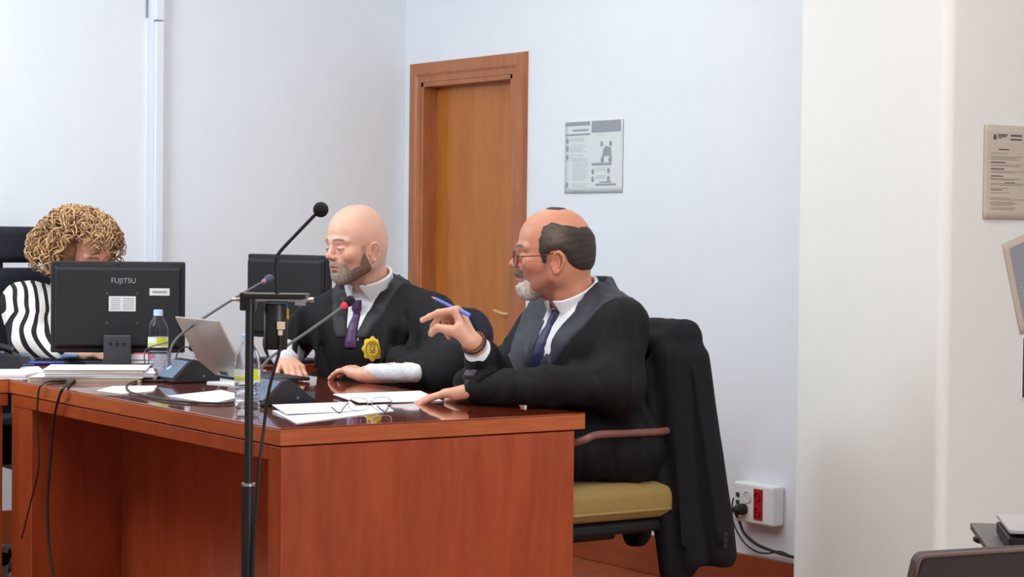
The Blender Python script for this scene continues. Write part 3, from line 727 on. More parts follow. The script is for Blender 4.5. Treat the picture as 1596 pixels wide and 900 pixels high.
Z0 = TZ+0.0005
sheet_poly('paper_sheet', 'white sheet of paper lying between the near bottle and the left microphone base', 'paper', [(262, 618), (345, 609), (382, 618), (330, 630)], Z0, paper)
sheet_poly('paper_sheet', 'thin stack of white papers under the laptop, left of its lid', 'paper', [(322, 598), (330, 590), (410, 596), (400, 604)], Z0, paper, thick=0.003)
sheet_poly('paper_sheet', 'white folded sheets under the resting hand of the bearded man', 'paper', [(519, 619), (655, 611), (690, 626), (558, 631)], Z0, paper, thick=0.002, lift=(0.006, 0.001, 0, 0.003))
sheet_poly('paper_sheet', 'white sheet lying flat at the near desk edge under the eyeglasses', 'paper', [(424, 641), (600, 632), (614, 641), (462, 661)], Z0, paper, thick=0.0012)
sheet_poly('paper_sheet', 'upper folded white sheet with a raised corner, left of the eyeglasses', 'paper', [(424, 637), (545, 629), (562, 641), (446, 648)], Z0+0.0018, paper, thick=0.002, lift=(0.008, 0.002, 0.0, 0.003))
sheet_poly('mobile_phone', 'black mobile phone lying beside the lit microphone base', 'phone', [(440, 626), (452, 614), (492, 616), (489, 627)], Z0, black_pl, thick=0.009)
# pile of files in front of the woman's monitor
zz = Z0
pc_ = at(148, 592, 2, TZ)
for i, (m_, lb) in enumerate(((paper_warm, 'cream paper file at the bottom of the pile before the woman\'s monitor'), (paper, 'white paper file in the middle of the pile before the woman\'s monitor'), (paper_warm, 'off-white paper file on top of the pile before the woman\'s monitor'))):
    th = (0.013, 0.011, 0.009)[i]; ang = (0.10, -0.06, 0.03)[i]; RM_ = R1@rotz(ang); o0 = pc_+R1@V3((-0.012, 0.012, 0.006)[i], 0, 0); o0[2] = zz
    t = thing('paper_file', lb, 'file', o0, 'files piled before the monitor'); W_ = (0.335, 0.325, 0.30)[i]; mb = MB(); n_ = 6
    for k in range(n_): mb.box(o0+RM_@V3(random.uniform(-0.005, 0.005), random.uniform(-0.004, 0.004), th*(k+0.5)/n_), (W_, 0.23, th/n_*0.8), RM_)
    put('sheets', mb, m_, t); put('cover', MB().box(o0+RM_@V3(0.002, 0, th+0.0006), (W_+0.008, 0.236, 0.0014), RM_), paper if i else paper_warm, t)
    zz += th+0.0018
sheet_poly('paper_sheet', 'white sheets at the left edge of the picture, on the corner of the bench', 'paper', [(-20, 588), (-20, 577), (60, 575), (70, 583), (40, 588)], Z0, paper, thick=0.008)
sheet_poly('paper_sheet', 'white sheet lying in front of the pile of files', 'paper', [(150, 610), (175, 603), (245, 602), (238, 611), (190, 615)], Z0, paper_warm, thick=0.0015)
# keyboard, folder, pink notes, clock
kq = at(105, 570, 2, TZ); kb_ = thing('computer_keyboard', 'dark keyboard under the hands of the curly-haired woman', 'keyboard', kq)
KM = R1
put('keyboard_body', MB().box(at(112, 568, 2, TZ)+V3(0, 0.03, 0.007), (0.28, 0.12, 0.012), KM), grey_pl, kb_, bevel=0.003)
km = MB()
for r in range(5):
    for c in range(15): km.box(at(112, 568, 2, TZ)+V3(0, 0.03, 0.0155)+KM@V3((c-7)*0.018, (r-2)*0.021, 0), (0.015, 0.017, 0.006), KM)
put('keys', km, black_pl, kb_)
o = sheet_poly('blue_folder', 'blue folder lying partly hidden behind the left monitor', 'folder', [(96, 557), (100, 550), (122, 550), (120, 557)], TZ+0.03, blue, thick=0.004)
o = sheet_poly('office_paper', 'cream document leaning behind the left monitor beside the woman\'s hands', 'paper', [(118, 562), (120, 553), (166, 551), (166, 561)], TZ+0.012, paper_warm, thick=0.02)
pk = at(222, 561, 2, TZ); pt = thing('sticky_note_pad', 'pink and white sticky note pad right of the left monitor\'s stand', 'note pad', pk)
put('white_notes', MB().box(pk+V3(0, 0, 0.011), (0.075, 0.06, 0.020), R1), paper, pt, bevel=0.001); put('pink_notes', MB().box(pk+V3(0, 0, 0.032), (0.075, 0.06, 0.022), R1), pink, pt, bevel=0.001, label='pink notes')
tp = at(12, 577, 2, TZ); td = thing('desk_telephone', 'black desk telephone at the left edge beside the woman', 'telephone', tp)
put('telephone_body', MB().prism([tp+R1@V3(x, -0.05, z) for x, z in ((-0.09, 0), (0.045, 0), (0.036, 0.05), (-0.02, 0.062), (-0.09, 0.055))], R1@V3(0, 0.13, 0)), black_pl, td, bevel=0.005)
put('handset', MB().tube(spline([tp+R1@V3(-0.08, 0.03, 0.068), tp+R1@V3(-0.03, 0.03, 0.078), tp+R1@V3(0.02, 0.03, 0.066)], 8), [0.016]+[0.012]*15+[0.016], 12), black_pl, td, smooth='auto')
put('display', MB().box(tp+R1@V3(-0.03, 0.06, 0.062), (0.05, 0.03, 0.004), R1), bluegrey, td)
ca_ = at(41, 570, 2, TZ); cl = thing('tape_dispenser', 'small blue-grey desk gadget beside the black telephone', 'gadget', ca_)
put('body', MB().prism([ca_+R1@V3(x, -0.02, z) for x, z in ((-0.03, 0), (0.03, 0), (0.028, 0.02), (0.0, 0.042), (-0.022, 0.045), (-0.03, 0.03))], R1@V3(0, 0.05, 0)), bluegrey, cl, bevel=0.004)
put('face', MB().box(ca_+R1@V3(-0.004, 0.032, 0.022), (0.036, 0.003, 0.02), R1), grey_pl, cl)
pe = MB().tube([at(45, 566, 2, TZ+0.012), at(100, 566, 2, TZ+0.012)], 0.004, 8); tag(put('pen', pe, mat('blue_pen_plastic', (60, 84, 190), 0.3), None, smooth='auto', origin=at(70, 566, 2, TZ)), 'blue pen lying in front of the woman\'s keyboard', 'pen')
# small headset-like scanner on a stand, behind the left microphone
sq = at(303, 578, 2, TZ); hs = thing('barcode_scanner', 'small black scanner on a stand between the left monitor and the laptop', 'scanner', sq)
def Q(px, py): return at(px, py, 1, sq[1])
put('scanner_foot', MB().lathe([(0.032, 0.001), (0.030, 0.008), (0.012, 0.014)], (sq[0], sq[1], TZ), seg=24), black_pl, hs, smooth='auto')
put('stem', MB().tube([Q(304, 575), Q(304, 555)], 0.005, 8), steel, hs, smooth='auto')
put('scanner_head', MB().ball(Q(305, 543), (0.024, 0.02, 0.013)), black_pl, hs, smooth=True)
put('scanner_bow', MB().tube(spline([Q(297, 541), Q(297, 525), Q(303, 521), Q(309, 524), Q(313, 540)], 8), 0.0045, 8), black_pl, hs, smooth=True)
put('window', MB().box(Q(305, 543)+V3(-0.005, -0.019, 0), (0.018, 0.004, 0.006)), ivory, hs)
cord('scanner_cable', 'thin black cable from the scanner curving to the desk', [Q(297, 525), Q(285, 524), Q(274, 529), Q(266, 540), Q(262, 556), at(258, 572, 2, TZ+0.004)], 0.0022)
cord('scanner_cable', 'thin black cable looping low beside the scanner foot', [Q(297, 543), Q(288, 541), Q(280, 546), Q(275, 556), Q(276, 566), at(282, 578, 2, TZ+0.004)], 0.0022)
sp = sheet_poly('white_document', 'white document tray behind the left microphone, near the scanner', 'document', [(300, 586), (305, 574), (338, 572), (342, 586)], Z0, paper, thick=0.006)
cord('charger_cable', 'white charger cable leaning behind the left microphone base', [Q(311, 574), Q(316, 562), Q(321, 552)], 0.0028, white_pl)
# cables across the desk
def dk(l, z=TZ+0.0045): return [at(px, py, 2, z) for px, py in l]
xf = -0.012
cord('microphone_cable', 'black cable draped over the desk front, the right one of two', dk([(262, 594), (238, 594), (205, 593), (175, 590), (150, 587), (128, 590), (112, 596)])+[at(100, 604, 0, xf), at(92, 620, 0, xf-0.004), at(83, 660, 0, xf), at(78, 720, 0, xf), at(74, 790, 0, xf), at(76, 850, 0, xf), at(84, 905, 0, xf)], 0.0042)
cord('microphone_cable', 'thin black cable draped over the desk front, the left one of two', dk([(150, 592), (120, 593), (95, 594), (78, 595)])+[at(66, 600, 0, xf), at(60, 612, 0, xf-0.003), at(58, 660, 0, xf), at(60, 730, 0, xf), at(46, 790, 0, xf), at(34, 840, 0, xf)], 0.0026)
cord('microphone_cable', 'black cable curling over the desktop from the left microphone toward the near bottle', dk([(238, 590), (215, 594), (198, 601), (202, 611), (225, 617), (262, 624), (310, 628), (350, 629), (372, 626)]), 0.0032)
cord('monitor_cable', 'thin grey cable rising beside the bottle in front of the left monitor', dk([(215, 590), (225, 583)])+[at(226, 572, 1, 1.75), at(225, 555, 1, 1.75), at(228, 545, 1, 1.75), at(238, 540, 1, 1.7), at(262, 534, 1, 1.62)], 0.0022, greycable)
# eyeglasses on the papers
gq = at(572, 645, 2, TZ); eg = thing('eyeglasses', 'pair of thin dark-framed eyeglasses lying on papers at the desk edge', 'glasses', gq)
gz = TZ+0.006
def gl(px, py): return at(px, py, 1, gq[1]-0.01)
ga, gb = at(536, 648, 2, gz), at(600, 646, 2, gz); gd = nrm(gb-ga); gu = nrm(np.cross(np.cross(gd, (0, 0, 1)), gd)*1.0+nrm(np.cross((0, 0, 1), gd))*0.35)
gn = np.cross(gd, gu)
rim = MB(); lens = MB()
gc = 0.5*(at(556, 640, 2, gz)+at(600, 641, 2, gz))
for sx in (-1, 1):
    o_ = gc+gd*sx*0.033+gu*0.018
    ring = [o_+gd*0.027*math.copysign(abs(math.cos(a))**0.7, math.cos(a))+gu*0.017*math.copysign(abs(math.sin(a))**0.7, math.sin(a)) for a in np.linspace(0, 2*PI, 33)]
    rim.tube(ring, 0.0011, 6); lens.add(ring[:-1], [tuple(range(32))])
rim.tube(spline([gc-gd*0.007+gu*0.02, gc+gu*0.024, gc+gd*0.007+gu*0.02], 5), 0.0012, 6)
put('rims', rim, mat('silver_rim', (170, 170, 176), 0.3, metal=0.7), eg, smooth=True)
gm = bpy.data.materials.new('lens_glass'); gm.use_nodes = True; gb_ = gm.node_tree.nodes['Principled BSDF']; gb_.inputs['Transmission Weight'].default_value = 1; gb_.inputs['Roughness'].default_value = 0.0; gb_.inputs['IOR'].default_value = 1.02
put('lenses', lens, gm, eg)
for sx in (-1, 1):
    e0 = gc+gd*sx*0.062+gu*0.022; e1 = e0+gn*0.0
    back = nrm(V3(-gu[0], -gu[1], 0))*-1
    fw = nrm(np.cross(gd, (0, 0, 1)))
    if fw@(CAM-gc) < 0: fw = -fw
    te = e0+fw*0.06-gd*0.045*1.0; te[2] = gz+0.001; tt = te-gd*0.022+V3(0, 0, 0.016)
    put('temple', MB().tube(spline([e0, (e0+te)/2+V3(0, 0, 0.0), te, tt], 6), 0.0014, 6), black_pl, eg, smooth=True)

# ------------------------------------------------------------------ near right corner: table, laptop, chair
ta = at(1512, 815, 2, 0.75); tb_ = at(1541, 855, 2, 0.75)
rt = thing('small_table', 'dark grey table top at the bottom right, under the silver laptop', 'table', (ta[0]+0.3, ta[1], 0))
e1 = tb_-ta; xr = V3(1, 0, 0)*0.9
far = nrm(at(1596, 818, 2, 0.75)-ta); 
put('table_top', MB().prism([ta, tb_, tb_+far*0.8, ta+far*0.8], (0, 0, -0.012)), mat('dark_grey_laminate', (96, 92, 90), 0.4), rt, bevel=0.002)
mid = ta+e1*0.5; put('edge_knob', MB().ball(mid+V3(0.002, 0, -0.008), (0.008, 0.014, 0.007)), black_pl, rt, smooth=True)
for k, (u, v) in enumerate(((0.15, 0.35), (0.85, 0.35), (0.15, 0.72), (0.85, 0.72))):
    p = ta+e1*u+far*v; put('leg', MB().mm((p[0]-0.012, p[1]-0.012, 0), (p[0]+0.012, p[1]+0.012, 0.739)), black_mt, rt)
la = at(1553, 801, 2, 0.785); lb_ = at(1573, 826, 2, 0.785)
rl = thing('laptop', 'closed silver laptop on the dark table at the bottom right', 'laptop', la)
put('base', MB().prism([la+V3(0, 0, -0.033), lb_+V3(0, 0, -0.033), lb_+far*0.3+V3(0, 0, -0.033), la+far*0.3+V3(0, 0, -0.033)], (0, 0, 0.02)), black_pl, rl, bevel=0.003)
put('lid', MB().prism([la, lb_, lb_+far*0.3, la+far*0.3], (0, 0, -0.007)), mat('pale_silver', (188, 190, 190), 0.45, metal=0.2), rl, bevel=0.002)
# chair back in the foreground
ZC = 2.75
def Cc(px, py, dz=0): return atz(px, py, ZC+dz)
ch = thing('leather_chair', 'dark brown leather chair back at the bottom right corner', 'chair', (Cc(1520, 900)[0], Cc(1520, 900)[1], 0))
dz_ = 0.0; pb_ = [Cc(1424, 905), Cc(1430, 880), Cc(1434, 872), Cc(1442, 868), Cc(1600, 858), Cc(1760, 852), Cc(1775, 870), Cc(1780, 1150), Cc(1415, 1150)]
dep = nrm(V3(cF[0], cF[1], 0))*0.05
put('backrest', MB().prism(pb_, dep), dark_brown, ch, bevel=0.006)
rimp = [p+dep*0.5+V3(0, 0, 0.001) for p in pb_[:7]]
put('piping', MB().tube([p-dep*0.55 for p in rimp], 0.003, 8), mat('brown_piping', (120, 98, 92), 0.4), ch, smooth=True)
cb = Cc(1600, 1150); put('seat', MB().box(V3(cb[0], cb[1], 0.46)+dep*4.5, (0.42, 0.42, 0.07), PM), dark_brown, ch, bevel=0.02)
for sx in (-1, 1):
    for sy in (0.04, 0.40):
        p = V3(cb[0], cb[1], 0)+pr_*sx*0.15+nrm(dep)*sy; hi = 0.44 if sy > 0.1 else Cc(1600, 1120)[2]
        put('leg', MB().mm((p[0]-0.012, p[1]-0.012, 0), (p[0]+0.012, p[1]+0.012, hi)), black_mt, ch)

# ------------------------------------------------------------------ office chairs
def rbox(f, c, h, r, k=0.0, rot=None):
    c = np.array(c, float); h = np.array(h, float); R = np.eye(3) if rot is None else rot
    ext = np.sqrt(((R*h)**2).sum(1))
    def fn(X, Y, Z):
        x, y, z = X-c[0], Y-c[1], Z-c[2]; q = [np.abs(x*R[0, i]+y*R[1, i]+z*R[2, i])-(h[i]-r) for i in range(3)]
        return np.sqrt(sum(np.maximum(v, 0)**2 for v in q))+np.minimum(np.maximum(np.maximum(q[0], q[1]), q[2]), 0)-r
    return f.apply(c-ext, c+ext, fn, k, 'add')
def star_base(t, c, seat_z):
    cyl = MB().lathe([(0.029, 0.075), (0.032, 0.08), (0.032, 0.33), (0.024, 0.335)], (c[0], c[1], 0), seg=24); put('gas_sleeve', cyl, black_pl, t, smooth='auto')
    put('gas_lift', MB().lathe([(0.013, 0.33), (0.013, seat_z)], (c[0], c[1], 0), seg=20), chrome, t, smooth='auto', label='chrome gas lift')
    for k in range(5):
        a = 0.3+k*2*PI/5; d = V3(math.cos(a), math.sin(a), 0)
        b_ = put('base_leg', MB().tube([V3(c[0], c[1], 0.10), V3(c[0], c[1], 0.075)+d*0.29], [0.022, 0.014], 10), black_pl, t, smooth='auto')
        put('caster', MB().lathe([(0.024, -0.02), (0.026, -0.01), (0.026, 0.01), (0.024, 0.02)], V3(c[0], c[1], 0.027)+d*0.29, axis=V3(-d[1], d[0], 0), seg=20), black_pl, b_, smooth='auto')
def seat_chair(label, c, seat_m, back_m, yaw=0.0, top=0.575, back_top=0.985, arms=True, back_w=0.44, arm_m_=arm_m, head=False):
    """faces -x when yaw is 0"""
    c = np.array(c, float); t = thing('office_chair', label, 'chair', (c[0], c[1], 0)); R = rotz(yaw)
    def W(x, y, z): return V3(c[0], c[1], 0)+R@V3(x, y, z)
    f = Field(W(0, 0, top-0.1)-V3(0.36, 0.36, 0.08), W(0, 0, top)+V3(0.36, 0.36, 0.06), 0.006)
    rbox(f, W(0, 0, top-0.055), (0.235, 0.235, 0.05), 0.04, 0, R)
    V_, Q_ = f.mesh(2); so_ = mesh_obj('seat', V_, Q_, seat_m, t, smooth=True)
    pz = MB(); pts = []
    for i in range(41):
        a = 2*PI*i/40; s_ = 0.22; x = 0.235*math.copysign(min(1, abs(math.cos(a))*1.25)**0.6, math.cos(a)); y = 0.235*math.copysign(min(1, abs(math.sin(a))*1.25)**0.6, math.sin(a)); pts.append(W(x, y, top-0.078))
    put('seat_piping', pz.tube(pts, 0.005, 6), seat_m, so_, smooth=True)
    put('seat_pan', MB().box(W(0, 0, top-0.125), (0.42, 0.42, 0.035), R).box(W(0.0, 0, top-0.155), (0.24, 0.2, 0.04), R), black_pl, t, bevel=0.012)
    star_base(t, c, top-0.17)
    f = Field(W(0.26, 0, 0.6)-V3(0.30, 0.30, 0.1), W(0.26, 0, back_top)+V3(0.30, 0.30, 0.06), 0.007)
    rbox(f, W(0.27, 0, (back_top+0.62)/2), (0.035, back_w/2, (back_top-0.62)/2), 0.033, 0, R)
    X_, Y_, Z_ = [(f.lo[k]+f.h*np.arange(f.n[k])) for k in range(3)]; cy_ = (X_[:, None, None]-c[0])*R[0, 1]+(Y_[None, :, None]-c[1])*R[1, 1]
    f.a = np.maximum(f.a, Z_[None, None, :]-(back_top-0.9*np.maximum(np.abs(cy_)-back_w*0.28, 0)**1.0*np.abs(cy_)/(back_w/2))).astype(np.float32)
    V_, Q_ = f.mesh(2); mesh_obj('backrest', V_, Q_, back_m, t, smooth=True)
    put('back_bracket', MB().box(W(0.27, 0, 0.56), (0.02, 0.08, 0.22), R).box(W(0.19, 0, 0.44), (0.2, 0.08, 0.02), R), black_pl, t, bevel=0.005)
    if head:
        f = Field(W(0.27, 0, back_top+0.08)-V3(0.28, 0.28, 0.12), W(0.27, 0, back_top+0.1)+V3(0.28, 0.28, 0.14), 0.007)
        rbox(f, W(0.27, 0, back_top+0.083), (0.03, back_w*0.42, 0.066), 0.03, 0, R); V_, Q_ = f.mesh(2); mesh_obj('headrest', V_, Q_, back_m, t, smooth=True)
        put('headrest_post', MB().tube([W(0.285, 0, back_top-0.03), W(0.285, 0, back_top+0.04)], 0.012, 8), black_pl, t)
    if arms:
        for s_ in (-1, 1):
            y = s_*0.245; yi = s_*0.165
            P = spline([W(0.20, y*0.9, 0.708), W(0.14, y, 0.709), W(0.03, y, 0.710), W(-0.06, y, 0.710), W(-0.10, y, 0.700), W(-0.130, s_*0.19, 0.67), W(-0.140, yi, 0.60), W(-0.12, yi, 0.52), W(-0.06, yi, top-0.12)], 8)
            put('armrest', MB().tube(P, [0.0105]*len(P), 10), arm_m_, t, smooth=True)
    return t
seat_chair('office chair with an ochre seat and brown armrest, under the bearded man', (1.0, 0.245, 0), ochre, ochre)
seat_chair('dark navy office chair behind the bald man, its back showing between the two men', (1.13, 1.43, 0), navy_f, navy_f, arms=False, back_top=0.99, back_w=0.44)
hc = atz(2, 380, 7.45)
seat_chair('tall black chair with a headrest behind the woman at the left edge', (hc[0], hc[1]-0.27, 0), navy_f, navy_f, yaw=PI/2, back_top=1.09, arms=False, back_w=0.50, head=True)

# ------------------------------------------------------------------ people
def attr_mat(name, rough, noise=0.04, nscale=60, bump=0.15, bscale=500, sss=0.0, coat=0.0, spec=0.5, sheen=0.0):
    m = mat(name, (200, 160, 140), rough, noise=noise, nscale=nscale, bump=bump, bscale=bscale, attr='col', coat=coat, spec=spec, sheen=sheen)
    if sss:
        b = m.node_tree.nodes['Principled BSDF']; b.inputs['Subsurface Weight'].default_value = sss; b.inputs['Subsurface Radius'].default_value = (0.012, 0.005, 0.003); b.inputs['Subsurface Scale'].default_value = 0.4
    return m
skin_m = attr_mat('skin', 0.42, noise=0.05, nscale=70, bump=0.08, bscale=700, sss=0.12)
hair_m = attr_mat('hair', 0.62, noise=0.25, nscale=160, bump=0.8, bscale=420)
robe_m = mat('black_robe_cloth', (15, 15, 18), 0.78, noise=0.06, nscale=40, bump=0.12, bscale=900, spec=0.3)
satin_m = mat('dark_satin_band', (32, 35, 48), 0.55, noise=0.05, nscale=30)
shirt_m = mat('white_shirt_cloth', (226, 228, 234), 0.75, noise=0.015, bump=0.1, bscale=300)
lace_m = mat('white_lace', (216, 218, 222), 0.85, noise=0.12, nscale=90, bump=0.35, bscale=160)
suit_m = mat('black_suit_cloth', (19, 19, 23), 0.85, noise=0.08, nscale=60, bump=0.15, bscale=1200, spec=0.3)
gold_m = mat('gold_thread', (226, 190, 56), 0.45, metal=0.25, noise=0.15, nscale=200, bump=0.5, bscale=500)
gold_d = mat('dark_gold_thread', (150, 112, 26), 0.5, metal=0.25, noise=0.1, nscale=200)

def basis(f, pitch=0.0, roll=0.0):
    """columns: forward, left, up; pitch > 0 looks down"""
    f = nrm((f[0], f[1], 0)); l = np.cross((0, 0, 1), f); u = V3(0, 0, 1)
    f2 = math.cos(pitch)*f-math.sin(pitch)*u; u2 = math.sin(pitch)*f+math.cos(pitch)*u
    l2 = math.cos(roll)*l+math.sin(roll)*u2; u3 = -math.sin(roll)*l+math.cos(roll)*u2
    return np.array([f2, l2, u3]).T

def head_field(L, woman=False):
    j = 0.85 if woman else 1.0
    L.ell((-0.012, 0, 0.020), (0.095, 0.077, 0.097), 0.0)
    L.ell((0.028, 0, 0.022), (0.070, 0.066, 0.080), 0.03)
    L.ell((0.036, 0, -0.045), (0.058, 0.056, 0.075), 0.03)
    L.ell((-0.045, 0, -0.02), (0.058, 0.062, 0.06), 0.03)
    for s in (-1, 1):
        L.cone((0.004, s*0.052*j, -0.072), (0.068, s*0.020*j, -0.108), 0.019*j, 0.019*j, 0.03)
        L.cone((-0.002, s*0.058, -0.035), (0.004, s*0.052*j, -0.075), 0.016, 0.018*j, 0.02)
        L.ell((0.060, s*0.044, -0.038), (0.030, 0.021, 0.022), 0.02)
        L.cone((0.097, s*0.012, 0.010), (0.080, s*0.050, 0.008), 0.009, 0.007, 0.014)
    L.ell((0.076, 0, -0.110), (0.019, 0.024, 0.019), 0.02)
    L.ell((0.084, 0, -0.072), (0.021, 0.032, 0.028), 0.018)
    for s in (-1, 1):
        L.ell((0.112, s*0.033, -0.018), (0.021, 0.019, 0.013), 0.012, op='sub')
        L.ell((0.0835, s*0.032, -0.018), (0.0150, 0.0155, 0.0125), 0.003)
        L.cone((0.094, s*0.018, -0.0125), (0.088, s*0.044, -0.0135), 0.0035, 0.003, 0.004)   # upper lid
        L.cone((0.092, s*0.020, -0.0275), (0.086, s*0.042, -0.0265), 0.003, 0.003, 0.006)
    L.cone((0.096, 0, 0.000), (0.114, 0, -0.034), 0.0065, 0.0095, 0.012)
    L.ell((0.117, 0, -0.038), (0.0105, 0.0105, 0.0095), 0.006)
    for s in (-1, 1): L.ell((0.106, s*0.0125, -0.043), (0.011, 0.0065, 0.0075), 0.006)
    L.ell((0.108, 0, -0.051), (0.010, 0.008, 0.0035), 0.004, op='sub')
    for s in (-1, 1):
        L.cone((0.1035, s*0.003, -0.0685), (0.094, s*0.022, -0.0745), 0.0048, 0.003, 0.005)
        L.cone((0.1015, s*0.001, -0.0825), (0.093, s*0.020, -0.0770), 0.0055, 0.003, 0.005)
    L.ell((0.106, 0, -0.0755), (0.012, 0.022, 0.0012), 0.003, op='sub')
    L.ell((0.1045, 0, -0.094), (0.010, 0.020, 0.005), 0.008, op='sub')
    ca_, sa_ = math.cos(0.25), math.sin(0.25)
    for s in (-1, 1):
        Re = np.array([[ca_, 0, -sa_], [0, 1, 0], [sa_, 0, ca_]])@rotz(s*0.35)
        L.ell((-0.004, s*0.078, -0.036), (0.018, 0.0065, 0.031), 0.006, rot=Re)
        L.ell((0.003, s*0.086, -0.036), (0.010, 0.006, 0.018), 0.004, rot=Re, op='sub')
        pts = []
        for i in range(11):
            a = -0.9+i*0.42; pts.append((-0.004-0.0165*math.cos(a-1.9)*1.0-0.002, s*(0.0835), -0.034+0.027*math.sin(a+1.2)))
        rim = [(0.010, s*0.080, -0.024), (0.006, s*0.085, -0.010), (-0.006, s*0.089, -0.005), (-0.018, s*0.091, -0.014), (-0.022, s*0.091, -0.030), (-0.016, s*0.088, -0.048), (-0.006, s*0.082, -0.062), (0.002, s*0.079, -0.064)]
        for a, b in zip(rim[:-1], rim[1:]): L.cone(a, b, 0.0036, 0.0036, 0.003)
        L.ell((0.012, s*0.080, -0.040), (0.004, 0.005, 0.007), 0.003)
    return L

def paint_head(P, base, woman=False, stubble=0.0, lips=(176, 108, 98), brow=(70, 52, 42), grey=(130, 122, 116), scalp=None, stubc=(96, 76, 66)):
    """albedo of skin by place on the head: lips, brows, stubble; P in head coordinates"""
    x, y, z = P[:, 0], P[:, 1], P[:, 2]; c = np.tile(np.array(lin(base)), (len(P), 1))
    def blend(m, col): 
        nonlocal c
        m = np.clip(m, 0, 1)[:, None]; c = c*(1-m)+np.array(lin(col))*m
    head = np.clip((z+0.16)/0.03, 0, 1)
    mott = snoise(P, 45, 12)*0.5+snoise(P, 110, 13)*0.5; c = c*(1+0.05*mott[:, None]*np.array((0.6, 1.2, 1.4)))
    rosy = np.exp(-(((x-0.065)/0.03)**2+((np.abs(y)-0.05)/0.025)**2+((z+0.04)/0.025)**2))*0.35+np.exp(-(((x-0.118)/0.02)**2+(y/0.02)**2+((z+0.038)/0.015)**2))*0.4+np.exp(-((x/0.025)**2+((np.abs(y)-0.085)/0.012)**2+((z+0.035)/0.035)**2))*0.45
    blend(rosy*head, (206, 120, 100))
    if scalp is not None: blend(np.clip((z-0.03+0.5*x*-1-0.02)/0.03, 0, 1)*0.7*(1-np.clip((x-0.06)/0.03, 0, 1)), scalp)
    nz = snoise(P, 90, 3)*0.5+snoise(P, 260, 4)*0.5
    if stubble:
        d = polysd(x, z, [(0.022, -0.008), (0.036, -0.012), (0.040, -0.050), (0.060, -0.072), (0.083, -0.060), (0.104, -0.054), (0.125, -0.07), (0.13, -0.15), (0.0, -0.15), (0.0, -0.095), (0.016, -0.06)])
        m = np.clip(-d/0.012+0.4+0.35*nz, 0, 1)*stubble*(z > -0.145)
        blend(m, stubc)
        blend(np.clip((x-0.072)/0.02, 0, 1)*np.clip((-0.078-z)/0.012, 0, 1)*stubble*(0.6+0.3*nz), grey)
    blend(((((x-0.100)/0.012)**2+(y/0.021)**2+((z+0.0755)/0.0085)**2) < 1)*0.75, lips)
    blend(((np.abs(z+0.0755-0.00) < 0.0022) & (x > 0.088) & (np.abs(y) < 0.024))*0.6, (100, 50, 44))
    bz = 0.010+0.004*np.cos((np.abs(y)-0.028)/0.02*1.5)
    blend(np.exp(-((z-bz)/0.0042)**2)*np.clip((np.abs(y)-0.010)/0.005, 0, 1)*np.clip((0.055-np.abs(y))/0.008, 0, 1)*(x > 0.06)*(1.0+0.2*nz), brow)
    blend(np.exp(-((z+0.0165)/0.0022)**2)*((np.abs(y) > 0.019) & (np.abs(y) < 0.046) & (x > 0.07))*0.9, (60, 36, 32))
    blend(np.exp(-(((z+0.048)/0.004)**2+((np.abs(y)-0.007)/0.004)**2+((x-0.107)/0.01)**2))*0.8, (90, 40, 36))
    return c

FING = {'index': (0.092, 0.027, (0.044, 0.026, 0.021)), 'middle': (0.095, 0.008, (0.048, 0.030, 0.022)), 'ring': (0.090, -0.011, (0.044, 0.028, 0.021)), 'pinky': (0.081, -0.029, (0.035, 0.021, 0.018))}
def hand(F, W, d, n, s, pose, thumb, sc=1.0, arm=None):
    """W wrist, d to the fingers, n out of the back of the hand, s to the thumb side"""
    d = nrm(d); n = nrm(n-d*(n@d)); s = np.cross(n, d)*np.sign(np.cross(n, d)@s)
    def p(a, b, c): return W+sc*(d*a+s*b+n*c)
    F.ell(p(0.0, 0, -0.002), (0.03*sc, 0.027*sc, 0.020*sc), 0.01, rot=np.array([d, s, n]).T)
    for nm, (l, o, _) in FING.items():
        F.cone(p(0.005, o*0.62, -0.003), p(l-0.004, o, -0.002), 0.0150*sc, 0.0115*sc, 0.012)
    F.cone(p(0.01, 0.015, -0.010), p(0.045, 0.030, -0.012), 0.016*sc, 0.013*sc, 0.012)
    F.cone(p(0.012, -0.015, -0.010), p(0.055, -0.024, -0.012), 0.014*sc, 0.011*sc, 0.012)
    R0 = {'index': 0.0098, 'middle': 0.0100, 'ring': 0.0094, 'pinky': 0.0083}
    for nm, (l, o, ph) in FING.items():
        b, spread = pose[nm][:3], pose[nm][3]
        q = p(l, o, -0.002); ang = 0; r = R0[nm]*sc; first = True
        dd = nrm(d*math.cos(spread)+s*math.sin(spread))
        for L_, bb in zip(ph, b):
            ang += bb; v = dd*math.cos(ang)-n*math.sin(ang); q2 = q+v*L_*sc
            F.cone(q, q2, r, r*0.90, 0.009 if first else 0.0025); F.ell(q2, (r*0.95,)*3, 0.002); q = q2; r *= 0.90; first = False
    a, bs = thumb                                          # start, three points in hand coordinates
    q = p(*a); rr = (0.0145, 0.0125, 0.0105, 0.0090)
    for i, b in enumerate(bs):
        q2 = p(*b); F.cone(q, q2, rr[i]*sc, rr[i+1]*sc, 0.010 if i == 0 else 0.003); q = q2

